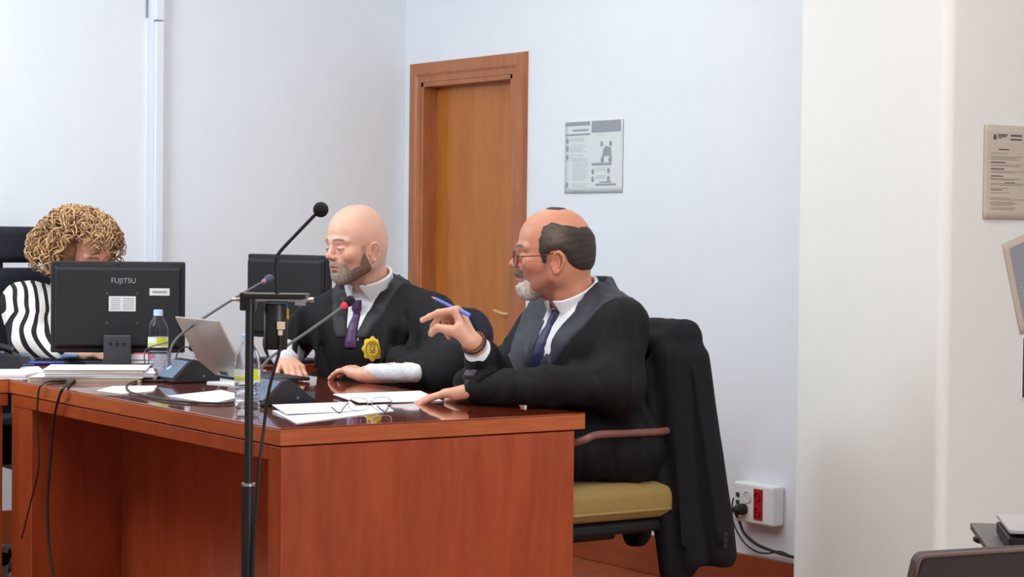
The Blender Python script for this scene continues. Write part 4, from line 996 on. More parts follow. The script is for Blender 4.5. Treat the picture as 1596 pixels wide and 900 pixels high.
def set_col(o, rgb): color_attr(o, rgb)
def robe_common(L, W, hips, chest, shL, shR, neck, grow=0.0, hipr=0.150, chr_=0.132, shr=0.060):
    g = grow; f = L
    f.cone(W(*hips), W(*chest), hipr+g, chr_+g, 0.0)
    mid = lambda a, b, t: tuple(np.array(a)*(1-t)+np.array(b)*t)
    c2 = mid(chest, shL, 0.45); c3 = mid(chest, shR, 0.45)
    f.cone(W(*mid(hips, (hips[0], shL[1], hips[2]), 0.3)), W(*c2), hipr*0.9+g, 0.112+g, 0.06)
    f.cone(W(*mid(hips, (hips[0], shR[1], hips[2]), 0.3)), W(*c3), hipr*0.9+g, 0.112+g, 0.06)
    f.cone(W(*shL), W(*shR), shr+g, shr+g, 0.05)
    f.cone(W(*neck), W(*shL), 0.058+g, shr-0.008+g, 0.05); f.cone(W(*neck), W(*shR), 0.058+g, shr-0.008+g, 0.05)

def folds(F, amp, seed, st, fr=22):
    F.fun_disp = None
    ax = [(F.lo[k]+F.h*np.arange(F.n[k])).astype(np.float32) for k in range(3)]
    X, Y, Z = ax[0][:, None, None], ax[1][None, :, None], ax[2][None, None, :]
    near = np.abs(F.a) < 0.04
    nz = fnoise(X, Y, Z, fr, seed, st)
    nz2 = fnoise(X+nz*0.02, Y, Z-nz*0.02, fr*2.2, seed+1, st)
    F.a = np.where(near, F.a+amp*1.3*(0.5-np.abs(nz)**0.6)+amp*0.6*(0.4-np.abs(nz2)**0.7), F.a).astype(np.float32)
def grids(F): 
    ax = [(F.lo[k]+F.h*np.arange(F.n[k])).astype(np.float32) for k in range(3)]
    return ax[0][:, None, None], ax[1][None, :, None], ax[2][None, None, :]

# ============================================================ bearded man (right)
hc1 = at(864, 390, 0, 0.985)
H1M = basis((-0.84, 0.54), 0.02); S1 = 0.985
T1 = V3(1.08, 0.25, 0)
p1 = thing('person', 'bearded man with glasses in a black robe, seated at the desk holding a pen', 'person', (1.10, 0.25, 0))
F1 = Field((0.50, -0.20, 0.40), (1.32, 0.75, 1.36), 0.003)
head_field(Local(F1, hc1, H1M, S1))
LH1 = Local(F1, hc1, H1M, S1)
nb1 = V3(1.045, 0.25, 1.065)
F1.cone(LH1.w((-0.032, 0, -0.060)), nb1, 0.056, 0.060, 0.03)
F1.cone(LH1.w((0.02, 0, -0.095)), nb1+V3(-0.022, 0, -0.02), 0.034, 0.036, 0.02)
# hidden trunk and limbs, all one surface
def trunk(F, W, hips, chest, shL, shR, nb):
    c_l = (chest[0], chest[1], chest[2]-0.09); F.cone(W(*hips), W(*c_l), 0.115, 0.100, 0.0); F.cone(W(*shL), W(*shR), 0.040, 0.040, 0.03); F.cone(W(*c_l), nb-np.array((0, 0, 0.03)), 0.085, 0.045, 0.02)
W1 = lambda x, y, z: V3(x, y, z)
shL1, shR1 = V3(1.065, 0.060, 0.995), V3(1.070, 0.405, 0.990)
trunk(F1, W1, (1.14, 0.25, 0.68), (1.09, 0.25, 0.92), shL1, shR1, nb1)
elL1, wrL1 = V3(1.0, 0.01, 0.838), V3(0.770, 0.318, 0.817)
elR1, wrR1 = V3(0.885, 0.40, 0.82), at(738, 534, 0, 0.765)
for a, b, r1, r2 in ((shL1, elL1, 0.05, 0.042), (elL1, wrL1, 0.034, 0.025), (shR1, elR1, 0.05, 0.042), (elR1, wrR1, 0.040, 0.027)): F1.cone(a, b, r1, r2, 0.02)
for y in (0.16, 0.34): F1.cone((1.12, y, 0.66), (0.70, y, 0.62), 0.085, 0.06, 0.03)
for y in (0.16, 0.34): F1.cone((0.70, y, 0.60), (0.74, y, 0.42), 0.058, 0.045, 0.02)
# left hand flat on the table, fingers to the left of the picture
tip = at(636, 628, 2, TZ); dL = nrm(V3(tip[0], tip[1], 0)-V3(wrL1[0], wrL1[1], 0))
wl = V3(wrL1[0], wrL1[1], 0.820)
nL = nrm(V3(0, 0, 1)+dL*0.10)
sL = np.cross(dL, nL)     # his left hand, palm down: the thumb lies on the far side
if sL[0] > 0 and False: sL = -sL
hand(F1, wl, dL-V3(0, 0, 0.20), V3(0, 0, 1), V3(-dL[1], dL[0], 0)*(-1 if (V3(-dL[1], dL[0], 0)@cF) < 0 else 1),
     {'index': (0.10, 0.16, 0.12, 0.06), 'middle': (0.10, 0.16, 0.12, 0.0), 'ring': (0.12, 0.16, 0.12, -0.06), 'pinky': (0.12, 0.16, 0.12, -0.16)},
     ((0.02, 0.022, -0.012), ((0.052, 0.048, -0.018), (0.085, 0.058, -0.020), (0.112, 0.060, -0.022))), 1.06)
# right hand raised with the pen
xR = 0.735
kn = at(706, 466, 0, xR)
dR = nrm(kn-wrR1)
nR = nrm(cR*0.80+V3(0, 0, 0.45)-cF*0.15); sR = -cF
PR = {'index': (1.25, 0.25, 0.05, 0.0), 'middle': (1.45, 0.65, 0.35, -0.02), 'ring': (1.55, 1.15, 0.6, -0.02), 'pinky': (1.6, 1.2, 0.6, -0.04)}
hand(F1, wrR1, dR, nR, sR, PR, ((0.025, 0.022, -0.014), ((0.052, 0.032, -0.036), (0.072, 0.026, -0.062), (0.070, 0.014, -0.086))), 1.06)
Vb, Qb = F1.mesh(1)
body1 = mesh_obj('body', Vb, Qb, skin_m, p1, smooth=True)
lc = LH1.inv(Vb)
c1_ = paint_head(lc, (198, 136, 108), stubble=0.75, brow=(38, 28, 24), stubc=(150, 102, 86), grey=(178, 158, 146))
hm = np.linalg.norm(Vb-hc1, axis=1) > 0.25
c1_[hm] = lin((216, 166, 140))
set_col(body1, c1_)

# hair shell around the bald crown
def shell(L, lo, hi, fn_region, thick, amp, name, col_fn, m, parent, h=0.0025, seed=5, woman=False, fr=160):
    F = Field(lo, hi, h); LL = Local(F, L.T, L.M, L.sc); head_field(LL, woman)
    X, Y, Z = grids(F); x0, y0, z0 = X-L.T[0], Y-L.T[1], Z-L.T[2]
    lx = (x0*L.M[0, 0]+y0*L.M[1, 0]+z0*L.M[2, 0])/L.sc; ly = (x0*L.M[0, 1]+y0*L.M[1, 1]+z0*L.M[2, 1])/L.sc; lz = (x0*L.M[0, 2]+y0*L.M[1, 2]+z0*L.M[2, 2])/L.sc
    nz = fnoise(lx, ly, lz, fr, seed)
    th, rg = fn_region(lx, ly, lz, nz)
    F.a = np.maximum(F.a-th-amp*nz, rg*L.sc).astype(np.float32)
    V_, Q_ = F.mesh(1); o = mesh_obj(name, V_, Q_, m, parent, smooth=True)
    color_attr(o, col_fn(L.inv(V_))); return o
hair_poly = [(0.034, 0.066), (0.046, 0.030), (0.046, -0.005), (0.036, -0.034), (0.024, -0.036), (0.024, -0.014), (0.010, -0.004), (-0.010, 0.000), (-0.026, -0.012), (-0.032, -0.032), (-0.044, -0.055), (-0.070, -0.070), (-0.13, -0.062), (-0.13, 0.050), (-0.085, 0.066), (-0.06, 0.064), (-0.024, 0.070), (0.010, 0.080)]
def rg_hair(x, y, z, nz):
    d = polysd(x, z, hair_poly)+nz*0.004
    crown = np.sqrt(((x+0.005)/1.0)**2+(y/1.0)**2)-0.028+nz*0.006+np.where(z > 0.09, 0, 1)
    t = 0.0005+0.0065*np.clip(-d/0.016, 0, 1)
    t = np.where(z > 0.09, 0.0018, t)
    return t, np.minimum(d, crown)
def col_hair(P):
    n = snoise(P, 150, 9)[:, None]; g = np.exp(-(((P[:, 0]-0.0)/0.03)**2+((P[:, 2]-0.04)/0.03)**2))[:, None]
    return np.array(lin((52, 42, 38)))*(1+0.3*n)*(1-g*0.8)+np.array(lin((118, 104, 92)))*g*0.8
hr1 = shell(LH1, hc1-0.145, hc1+0.145, rg_hair, 0, 0.0016, 'hair', col_hair, hair_m, p1, seed=5)
def rg_goat(x, y, z, nz):
    d = polysd(x, z, [(0.150, -0.092), (0.150, -0.15), (0.050, -0.150), (0.030, -0.132), (0.046, -0.110), (0.066, -0.092), (0.080, -0.080), (0.092, -0.088)])+nz*0.004
    d = np.maximum(d, np.abs(y)-0.044+nz*0.003)
    return 0.0003+0.0075*np.clip(-d/0.012, 0, 1), d
def rg_must(x, y, z, nz):
    d = polysd(x, z, [(0.14, -0.050), (0.085, -0.054), (0.066, -0.080), (0.060, -0.104), (0.082, -0.104), (0.092, -0.076), (0.14, -0.0695)])+nz*0.002
    d = np.maximum(d, np.abs(y)-0.034)
    return 0.0003+0.0055*np.clip(-d/0.006, 0, 1), d
shell(LH1, hc1-0.15, hc1+0.15, rg_goat, 0, 0.002, 'beard', lambda P: (np.array(lin((128, 106, 92)))*(1-np.clip((P[:, :1]-0.050)/0.03, 0, 1))+np.array(lin((200, 192, 182)))*np.clip((P[:, :1]-0.050)/0.03, 0, 1))*(1+0.3*snoise(P, 200, 2)[:, None]), hair_m, p1, seed=8, fr=220)
shell(LH1, hc1-0.15, hc1+0.15, rg_must, 0, 0.0015, 'moustache', lambda P: np.array(lin((110, 92, 84)))*(1+0.3*snoise(P, 200, 2)[:, None]), hair_m, p1, seed=8, fr=220)
# glasses
def hp_(x, y, z): return LH1.w((x, y, z))
fr_m = mat('tortoise_frame', (104, 44, 40), 0.25); gls = MB()
gd_ = H1M[:, 0]
for s in (-1, 1):
    cc_ = hp_(0.110, s*0.034, -0.022); ax_ = nrm(H1M@V3(1, s*0.18, -0.08)); gls.torus(cc_, ax_, 0.0235, 0.0017, 40, 6)
    gls.tube([hp_(0.104, s*0.057, -0.016), hp_(0.095, s*0.076, -0.016), hp_(0.04, s*0.0835, -0.014), hp_(0.004, s*0.087, -0.008)], 0.0017, 6)
gls.tube(spline([hp_(0.114, 0.012, -0.016), hp_(0.117, 0, -0.012), hp_(0.114, -0.012, -0.016)], 5), 0.0016, 6)
go = put('eyeglasses', gls, fr_m, p1, smooth=True)
ln2 = MB()
for s in (-1, 1):
    cc_ = hp_(0.110, s*0.034, -0.022); Rm = frame(nrm(H1M@V3(1, s*0.18, -0.08)))
    ln2.add([cc_+Rm@V3(0, 0.0225*math.cos(2*PI*k/28), 0.0225*math.sin(2*PI*k/28)) for k in range(28)], [tuple(range(28))])
put('lenses', ln2, gm, go)
def eyes(parent, L, m=None, open_=0.006):
    for s in (-1, 1):
        w_ = MB().ball(L.w((0.0868, s*0.032, -0.0195)), (0.0128*L.sc, 0.0112*L.sc, open_*L.sc), R=L.M, seg=24); e = put('eye', w_, mat('eye_white', (206, 196, 190), 0.3), parent, smooth=True)
        put('iris', MB().ball(L.w((0.0955, s*0.0325, -0.0195)), (0.0045*L.sc, 0.0052*L.sc, min(open_, 0.0052)*0.9*L.sc), R=L.M, seg=16), mat('iris_brown', (44, 28, 22), 0.2), e, smooth=True)
eyes(p1, LH1)

# robe, shirt, tie
def wedge(yc, z0, slope, wmin=0.0): return lambda z: np.maximum((z-z0)*slope, wmin)
def build_torso1(grow, h=0.0042):
    F = Field((0.62, -0.22, 0.50), (1.36, 0.78, 1.22), h)
    robe_common(F, W1, (1.11, 0.25, 0.70), (1.07, 0.25, 0.88), tuple(shL1), tuple(shR1), (1.080, 0.25, 1.094), grow)
    return F
R1 = build_torso1(0.0)
R1.cone((1.12, 0.10, 0.66), (0.98, 0.14, 0.66), 0.11, 0.09, 0.05); R1.cone((1.12, 0.40, 0.66), (0.98, 0.36, 0.66), 0.11, 0.09, 0.05)
for a, b, r1, r2, k in ((shL1, elL1+V3(0.01, -0.005, 0), 0.062, 0.070, 0.04), (elL1+V3(0.01, -0.005, 0), (elL1+wrL1)/2+V3(0, 0, 0.002), 0.068, 0.052, 0.03), ((elL1+wrL1)/2+V3(0, 0, 0.002), wrL1+(elL1-wrL1)*0.02, 0.056, 0.045, 0.02),
                        (shR1, elR1, 0.062, 0.066, 0.04), (elR1, wrR1*0.64+elR1*0.36, 0.062, 0.052, 0.03)):
    R1.cone(a, b, r1, r2, k)
R1.cone(elR1, elR1+V3(-0.06, 0.05, -0.0), 0.055, 0.04, 0.04)
R1.cone(elL1+V3(0.03, 0.015, -0.02), elL1+V3(0.06, 0.06, -0.10), 0.055, 0.04, 0.04)
# drapery ridges of the sleeve
for a, b, r in (((0.97, -0.005, 0.885), (0.87, 0.14, 0.862), 0.010), ((1.03, -0.02, 0.93), (0.99, -0.035, 0.85), 0.012), ((0.99, 0.38, 0.94), (0.87, 0.35, 0.82), 0.010)):
    R1.cone(a, b, r, r*0.5, 0.03)
folds(R1, 0.009, 11, (1.0, 1.0, 0.45), 24)
X, Y, Z = grids(R1)
def yc1(z): return 0.250+np.clip(1.02-z, 0, 0.3)*0.20
def dv1(Y, Z): d_ = Y-yc1(Z); return np.where(d_ > 0, d_*1.7, -d_)
wd = 0.006+np.maximum(Z-0.825, 0)*0.28
cut = np.maximum(dv1(Y, Z)-wd, X-1.06)                 # front opening
cut = np.maximum(cut, 0.83-Z)
nk_ = np.sqrt((X-1.05)**2/1.25+(Y-0.25)**2)-0.094
zt1 = 1.152-np.clip((1.13-X)/0.165, 0, 1)*0.085-0.030
R1.a = np.maximum(R1.a, -np.maximum(cut, -1)).astype(np.float32)
R1.a = np.maximum(R1.a, -np.maximum(nk_, zt1-Z)).astype(np.float32)
# keep cloth off the desk
deskbox = lambda X, Y, Z: np.maximum(np.maximum(X-0.905, np.abs(Z-0.745)-0.0265), -1)
R1.a = np.maximum(R1.a, -(deskbox(X, Y, Z))).astype(np.float32)
Vr, Qr = R1.mesh(2)
robe1 = mesh_obj('robe', Vr, Qr, robe_m, p1, smooth=True)
# satin band: a thicker shell of the robe along the opening and over the shoulders
B1 = R1.copy(); X, Y, Z = grids(B1)
yy = np.abs(Y-yc1(Z))
band = np.maximum(yy-(0.052+np.clip(Z-0.83, 0, 1)*0.62), 0.80-Z)
band = np.maximum(band, (X-1.02)-0.10-(Z-1.0)*1.2); band = np.maximum(band, 0.895-X)
B1.a = np.maximum(R1.a-0.006*np.clip(-band/0.012, 0, 1)+0.002, band).astype(np.float32)
B1.a = np.maximum(B1.a, -(R1.a+0.008)).astype(np.float32)
cut2 = np.maximum(np.maximum(dv1(Y, Z)-wd, X-1.06), 0.83-Z)
B1.a = np.maximum(B1.a, -cut2).astype(np.float32); B1.a = np.maximum(B1.a, -np.maximum(nk_, zt1-Z)).astype(np.float32)
Vs, Qs = B1.mesh(3); mesh_obj('satin_band', Vs, Qs, satin_m, robe1, smooth=True, label='dark grey satin band of the robe')
# shirt with collar
SH = Field((0.85, -0.02, 0.76), (1.26, 0.52, 1.22), 0.0035)
robe_common(SH, W1, (1.11, 0.25, 0.72), (1.07, 0.25, 0.88), (1.05, 0.10, 0.980), (1.05, 0.40, 0.980), (1.06, 0.25, 1.045), -0.006)
def collar(F, a, b, r, rise, z_front, z_back, xf, xb, fwd=(-1, 0), h_=0.038, c0=None):
    """stand collar: a sleeve round the neck between two tilted planes, open in front"""
    X, Y, Z = grids(F); a = np.array(a); b = np.array(b); ab = b-a; L2 = ab@ab
    x, y, z = X-a[0], Y-a[1], Z-a[2]; t = np.clip((x*ab[0]+y*ab[1]+z*ab[2])/L2, 0, 1)
    dist = np.sqrt((x-t*ab[0])**2+(y-t*ab[1])**2+(z-t*ab[2])**2)
    fx, fy = nrm((fwd[0], fwd[1], 0))[:2]
    s_ = (X-c0[0])*fx+(Y-c0[1])*fy                       # how far to the front
    q = np.clip((s_-xb)/(xf-xb), 0, 1)
    zt = z_back*(1-q)+z_front*q
    sh = np.maximum(dist-r, (r-0.010)-dist)
    sh = np.maximum(sh, Z-zt); sh = np.maximum(sh, (zt-h_-0.02)-Z)
    l_ = np.abs(-(X-c0[0])*fy+(Y-c0[1])*fx)
    sh = np.maximum(sh, -np.maximum(l_-0.012-(zt-Z)*0.35, -s_))
    F.a = np.minimum(F.a, sh).astype(np.float32)
collar(SH, LH1.w((-0.03, 0, -0.07)), nb1+V3(0.006, 0, -0.03), 0.0800, 0, 1.056, 1.142, 0.08, -0.08, (-1, 0), 0.055, (1.050, 0.25))
X, Y, Z = grids(SH); SH.a = np.maximum(SH.a, np.minimum(np.maximum(dv1(Y, Z)-(0.022+np.maximum(Z-0.83, 0)*0.36), 0.822-Z), np.maximum(1.035-Z, np.sqrt((X-1.05)**2+(Y-0.25)**2)-0.11))).astype(np.float32)
Vs, Qs = SH.mesh(1); shirt1 = mesh_obj('shirt', Vs, Qs, shirt_m, p1, smooth=True)
def surf_x(F, y, z, dirx=-1):
    """front surface x of a field at (y, z)"""
    j = int(round((y-F.lo[1])/F.h)); k = int(round((z-F.lo[2])/F.h)); col = F.a[:, j, k] < 0
    i = np.argmax(col) if dirx < 0 else len(col)-1-np.argmax(col[::-1]); return F.lo[0]+F.h*i
tm = MB(); rows = []
zs = np.linspace(1.030, 0.832, 22)
for i, z in enumerate(zs):
    wv = 0.018 if i == 0 else (0.021 if z > 0.995 else 0.016+0.024*min(1, (0.995-z)/0.12)); yk = float(yc1(z))+0.004
    th = 0.018 if z > 0.995 else 0.008
    x = min(surf_x(SH, yk, max(z, 0.83)), 0.985)-0.001
    x = x+0.004 if z > 1.0 else x
    rows.append([V3(x, yk-wv, z), V3(x-th*0.7, yk-wv*0.6, z), V3(x-th, yk, z), V3(x-th*0.7, yk+wv*0.6, z), V3(x, yk+wv, z), V3(x+0.004, yk, z)])
vs = [p for r in rows for p in r]; nn = 6
fs = [(i*nn+k, i*nn+(k+1) % nn, (i+1)*nn+(k+1) % nn, (i+1)*nn+k) for i in range(len(rows)-1) for k in range(nn)]+[tuple(range(nn))[::-1], tuple((len(rows)-1)*nn+k for k in range(nn))]
mesh_obj('tie', vs, fs, mat('navy_tie_silk', (32, 36, 76), 0.45, noise=0.1, nscale=200), shirt1, smooth=True, label='dark navy tie')
# shirt cuff and bracelets at the raised wrist, watch on the other
ax_ = nrm(elR1-wrR1)
put('shirt_cuff', MB().lathe([(0.033, 0.024), (0.036, 0.022), (0.045, 0.062), (0.041, 0.064)], wrR1, axis=ax_, seg=28), shirt_m, p1, smooth=True, label='white shirt cuff')
fo = frame(ax_); bead = [mat('brown_beads', (120, 76, 50), 0.35), mat('dark_beads', (44, 34, 32), 0.3)]
for row, (off, rr_, m_, nbd) in enumerate(((-0.004, 0.0325, bead[0], 26), (0.008, 0.0335, bead[1], 26))):
    bm_ = MB()
    for k in range(nbd):
        q = 2*PI*k/nbd; bm_.ball(wrR1+fo@V3(off, rr_*math.cos(q)*0.95, rr_*math.sin(q)), 0.0038, seg=8)
    put('bead_bracelet', bm_, m_, p1, smooth=True, label='brown bead bracelet' if row == 0 else 'dark bead bracelet')
wa = wrL1+V3(-0.008, 0.010, 0.003); ad = nrm(elL1-wrL1)
wst = put('wristwatch', MB().lathe([(0.034, -0.012), (0.0385, -0.009), (0.0385, 0.009), (0.034, 0.012)], wa, axis=ad, seg=32), black_pl, p1, smooth='auto')
wu = nrm(V3(-0.1, -0.55, 0.85)); wu = nrm(wu-ad*(wu@ad)); WM = np.array([ad, np.cross(wu, ad), wu]).T
put('watch_face', MB().box(wa+wu*0.040, (0.034, 0.034, 0.011), WM), mat('watch_face', (52, 54, 60), 0.2), wst, bevel=0.003)
# pen
pa_, pb2 = at(673, 463, 0, 0.705), at(733, 493, 0, 0.735)
pn_ = thing('ballpoint_pen', 'blue ballpoint pen held between the raised fingers of the bearded man', 'pen', (pa_+pb2)/2)
dpn = nrm(pb2-pa_)
put('barrel', MB().tube([pa_+dpn*0.018, pb2], 0.0044, 10), mat('blue_pen_plastic', (84, 92, 178), 0.3), pn_, smooth='auto')
put('tip', MB().lathe([(0.001, 0), (0.0042, 0.019)], pa_, axis=dpn, seg=12), mat('pink_pen_tip', (200, 140, 150), 0.4), pn_, smooth='auto')
put('clip', MB().tube([pb2+cU*0.0055-dpn*0.038, pb2+cU*0.0055], 0.0014, 6), mat('pale_pen_clip', (168, 172, 220), 0.3), pn_)

# ============================================================ bald man (middle)
hc2 = at(556, 376, 0, 1.0)
H2M = basis((-1.0, -0.14), 0.10); S2 = 0.985
p2 = thing('person', 'bald man in a black robe with gold badge and purple tie, looking down', 'person', (1.10, 1.42, 0))
fb2 = nrm((-0.86, -0.50, 0)); lb2 = np.cross((0, 0, 1), fb2)
T2 = V3(1.075, 1.415, 0)
def W2(x, y, z): return T2+fb2*x+lb2*y+V3(0, 0, z)
nb2 = W2(-0.005, 0, 1.06)
F2 = Field((0.60, 0.80, 0.44), (1.36, 2.02, 1.36), 0.003)
LH2 = Local(F2, hc2, H2M, S2); head_field(LH2)
F2.cone(LH2.w((-0.032, 0, -0.060)), nb2, 0.057, 0.064, 0.03); F2.cone(LH2.w((0.02, 0, -0.095)), nb2+fb2*0.02, 0.034, 0.036, 0.02)
shL2, shR2 = W2(0.0, 0.235, 0.965), W2(0.0, -0.205, 0.935)
trunk(F2, W2, (-0.06, 0, 0.68), (0.0, 0, 0.90), (0.0, 0.235, 0.945), (0.0, -0.205, 0.925), nb2)
cwr = at(566, 598, 2, TZ); wrL2 = V3(cwr[0]+0.012, cwr[1], 0.798); elL2 = V3(1.03, 0.885, 0.825)
wrR2 = at(447, 561, 1, 1.57); elR2 = V3(0.98, 1.80, 0.86)
for a, b, r1, r2 in ((shL2, elL2, 0.05, 0.042), (elL2, wrL2, 0.040, 0.027), (shR2, elR2, 0.05, 0.042), (elR2, wrR2, 0.040, 0.027)): F2.cone(a, b, r1, r2, 0.02)
for y in (-0.1, 0.1): F2.cone(W2(-0.04, y, 0.66), W2(0.32, y, 0.62), 0.085, 0.06, 0.03); F2.cone(W2(0.32, y, 0.60), W2(0.30, y, 0.46), 0.058, 0.045, 0.02)
tp2 = at(507, 592, 2, TZ); dl2 = nrm(V3(tp2[0], tp2[1], 0)-V3(wrL2[0], wrL2[1], 0))
s2_ = V3(-dl2[1], dl2[0], 0); s2_ = s2_ if s2_@cF < 0 else s2_      # thumb toward the far side or near side
hand(F2, wrL2, dl2+V3(0, 0, 0.16), V3(0, 0, 1), np.cross(dl2, (0, 0, 1)) if (np.cross(dl2, (0, 0, 1))@cF) > 0 else -np.cross(dl2, (0, 0, 1)),
     {'index': (0.34, 0.30, 0.14, 0.05), 'middle': (0.36, 0.30, 0.14, 0.0), 'ring': (0.38, 0.30, 0.14, -0.03), 'pinky': (0.38, 0.3, 0.14, -0.10)},
     ((0.02, 0.022, -0.012), ((0.048, 0.042, -0.016), (0.080, 0.046, -0.022), (0.105, 0.040, -0.026))), 0.92)
dr2 = nrm(at(465, 588, 1, 1.44)-wrR2)
hand(F2, wrR2, dr2+V3(0, 0, 0.10), V3(0, 0, 1), -cR,
     {'index': (0.60, 0.65, 0.35, 0.10), 'middle': (0.50, 0.60, 0.35, 0.02), 'ring': (0.45, 0.60, 0.35, -0.06), 'pinky': (0.45, 0.55, 0.3, -0.14)},
     ((0.02, 0.022, -0.012), ((0.046, 0.044, -0.022), (0.074, 0.052, -0.034), (0.098, 0.046, -0.042))), 0.98)
Vb, Qb = F2.mesh(1); body2 = mesh_obj('body', Vb, Qb, skin_m, p2, smooth=True)
c_ = paint_head(LH2.inv(Vb), (222, 172, 148), stubble=0.55, scalp=(206, 166, 146), brow=(84, 56, 44), stubc=(140, 104, 88), grey=(160, 142, 130))
hm = np.linalg.norm(Vb-hc2, axis=1) > 0.25; c_[hm] = lin((224, 172, 146)); set_col(body2, c_)
def rg_b2(x, y, z, nz):
    d = polysd(x, z, [(0.022, -0.030), (0.034, -0.040), (0.044, -0.072), (0.066, -0.084), (0.078, -0.064), (0.094, -0.058), (0.14, -0.060), (0.14, -0.0705), (0.104, -0.0715), (0.088, -0.0765), (0.104, -0.088), (0.14, -0.088), (0.14, -0.15), (0.0, -0.15), (0.0, -0.09), (0.012, -0.06)])+nz*0.003
    return -0.0006+0.0032*np.clip(-d/0.014, 0, 1), d
shell(LH2, hc2-0.15, hc2+0.15, rg_b2, 0, 0.0016, 'beard', lambda P: (np.array(lin((122, 90, 76)))*(1-np.clip((P[:, :1]-0.05)/0.03, 0, 1)*0.8)+np.array(lin((166, 148, 136)))*np.clip((P[:, :1]-0.06)/0.03, 0, 1)*0.8)*(1+0.35*snoise(P, 220, 2)[:, None]), hair_m, p2, seed=18, fr=260)
eyes(p2, LH2, open_=0.0022)
# robe
def build_torso2(grow, lo=(0.62, 0.72, 0.50), hi=(1.42, 2.06, 1.20), h=0.0042, sh=0.0):
    F = Field(lo, hi, h)
    robe_common(F, W2, (-0.06, 0, 0.70), (-0.005, 0, 0.86), (0, 0.235-sh, 0.965), (0, -0.205+sh, 0.935), (-0.015, 0, 1.082), grow)
    return F
R2 = build_torso2(0.0)
mL = (elL2+wrL2)/2
for a, b, r1, r2, k in ((shL2, elL2+V3(0.02, -0.02, 0.0), 0.066, 0.078, 0.05), (elL2+V3(0.02, -0.02, 0.0), mL+V3(0.03, 0, 0.0), 0.076, 0.052, 0.03), (mL+V3(0.03, 0, 0.0), wrL2+(elL2-wrL2)*0.46+V3(0.01, 0, 0.0), 0.050, 0.040, 0.02),
                        (shR2, elR2, 0.064, 0.072, 0.04), (elR2, elR2*0.45+wrR2*0.55+V3(0, 0, 0.01), 0.070, 0.056, 0.03)):
    R2.cone(a, b, r1, r2, k)
R2.cone(mL+V3(0.07, 0.02, 0.0), mL+V3(0.08, 0.16, 0.02), 0.05, 0.05, 0.05)
for a, b, r in ((W2(0.05, 0.27, 0.97), W2(0.10, 0.31, 0.84), 0.016), (W2(0.07, 0.20, 0.98), W2(0.13, 0.22, 0.82), 0.016), (W2(0.11, 0.13, 0.93), W2(0.15, 0.12, 0.80), 0.012), (W2(0.08, -0.22, 0.97), W2(0.10, -0.22, 0.84), 0.014), (W2(0.12, -0.12, 0.93), W2(0.14, -0.12, 0.80), 0.012), (W2(0.04, 0.31, 0.93), W2(0.12, 0.38, 0.86), 0.014)):
    R2.cone(a, b, r, r*0.6, 0.03)
folds(R2, 0.009, 31, (1.0, 1.0, 0.4), 22)
def fl(X, Y): return (X-T2[0])*fb2[0]+(Y-T2[1])*fb2[1], (X-T2[0])*lb2[0]+(Y-T2[1])*lb2[1]
X, Y, Z = grids(R2); fx_, ly_ = fl(X, Y)
VZ = 0.868
def vcut(X, Y, Z):
    f_, l_ = fl(X, Y); return np.maximum(np.maximum(np.abs(l_-0.0)-(0.003+np.maximum(Z-VZ, 0)*0.30), -(f_-0.02)), VZ-Z)
def ncut(X, Y, Z):
    f_, l_ = fl(X, Y); return np.maximum(np.sqrt((f_-0.012)**2/1.2+l_**2)-0.094, (1.138-np.clip((f_+0.075)/0.16, 0, 1)*0.080-0.030)-Z)
R2.a = np.maximum(R2.a, -vcut(X, Y, Z)).astype(np.float32); R2.a = np.maximum(R2.a, -ncut(X, Y, Z)).astype(np.float32)
db2 = np.maximum(X-0.905, np.abs(Z-0.745)-0.0265); R2.a = np.maximum(R2.a, -db2).astype(np.float32)
db3 = np.maximum(np.maximum(1.975-Y, np.abs(Z-0.75)-0.025), -1); R2.a = np.maximum(R2.a, -db3).astype(np.float32)
Vr, Qr = R2.mesh(2); robe2 = mesh_obj('robe', Vr, Qr, robe_m, p2, smooth=True)
B2 = R2.copy(); f_, l_ = fl(X, Y)
band = np.maximum(np.abs(l_)-(0.052+np.clip(Z-VZ, 0, 1)*0.42), 0.70-Z); band = np.maximum(band, -0.04-f_-(Z-1.0)*1.5)
B2.a = np.maximum(R2.a-0.006*np.clip(-band/0.012, 0, 1)+0.002, band); B2.a = np.maximum(B2.a, -(R2.a+0.008)); B2.a = np.maximum(B2.a, -vcut(X, Y, Z)); B2.a = np.maximum(B2.a, -ncut(X, Y, Z)).astype(np.float32)
Vs, Qs = B2.mesh(3); mesh_obj('satin_band', Vs, Qs, mat('black_satin_band', (13, 13, 17), 0.6, noise=0.05, nscale=30), robe2, smooth=True, label='black satin band of the robe')
SH2 = Field((0.80, 1.05, 0.80), (1.30, 1.72, 1.22), 0.0035)
robe_common(SH2, W2, (-0.06, 0, 0.72), (-0.005, 0, 0.86), (0, 0.15, 0.95), (0, -0.15, 0.94), (-0.005, 0, 1.04), -0.009)
collar(SH2, LH2.w((-0.03, 0, -0.07)), nb2+V3(0, 0, -0.02), 0.0800, 0, 1.066, 1.145, 0.08, -0.08, (fb2[0], fb2[1]), 0.055, tuple(W2(0.012, 0, 0)[:2]))
X, Y, Z = grids(SH2); f_, l_ = fl(X, Y); SH2.a = np.maximum(SH2.a, np.minimum(np.maximum(np.abs(l_)-(0.020+np.maximum(Z-VZ, 0)*0.38), VZ-0.006-Z), np.maximum(1.035-Z, np.sqrt(f_**2+l_**2)-0.12))).astype(np.float32)
Vs, Qs = SH2.mesh(1); shirt2 = mesh_obj('shirt', Vs, Qs, shirt_m, p2, smooth=True)
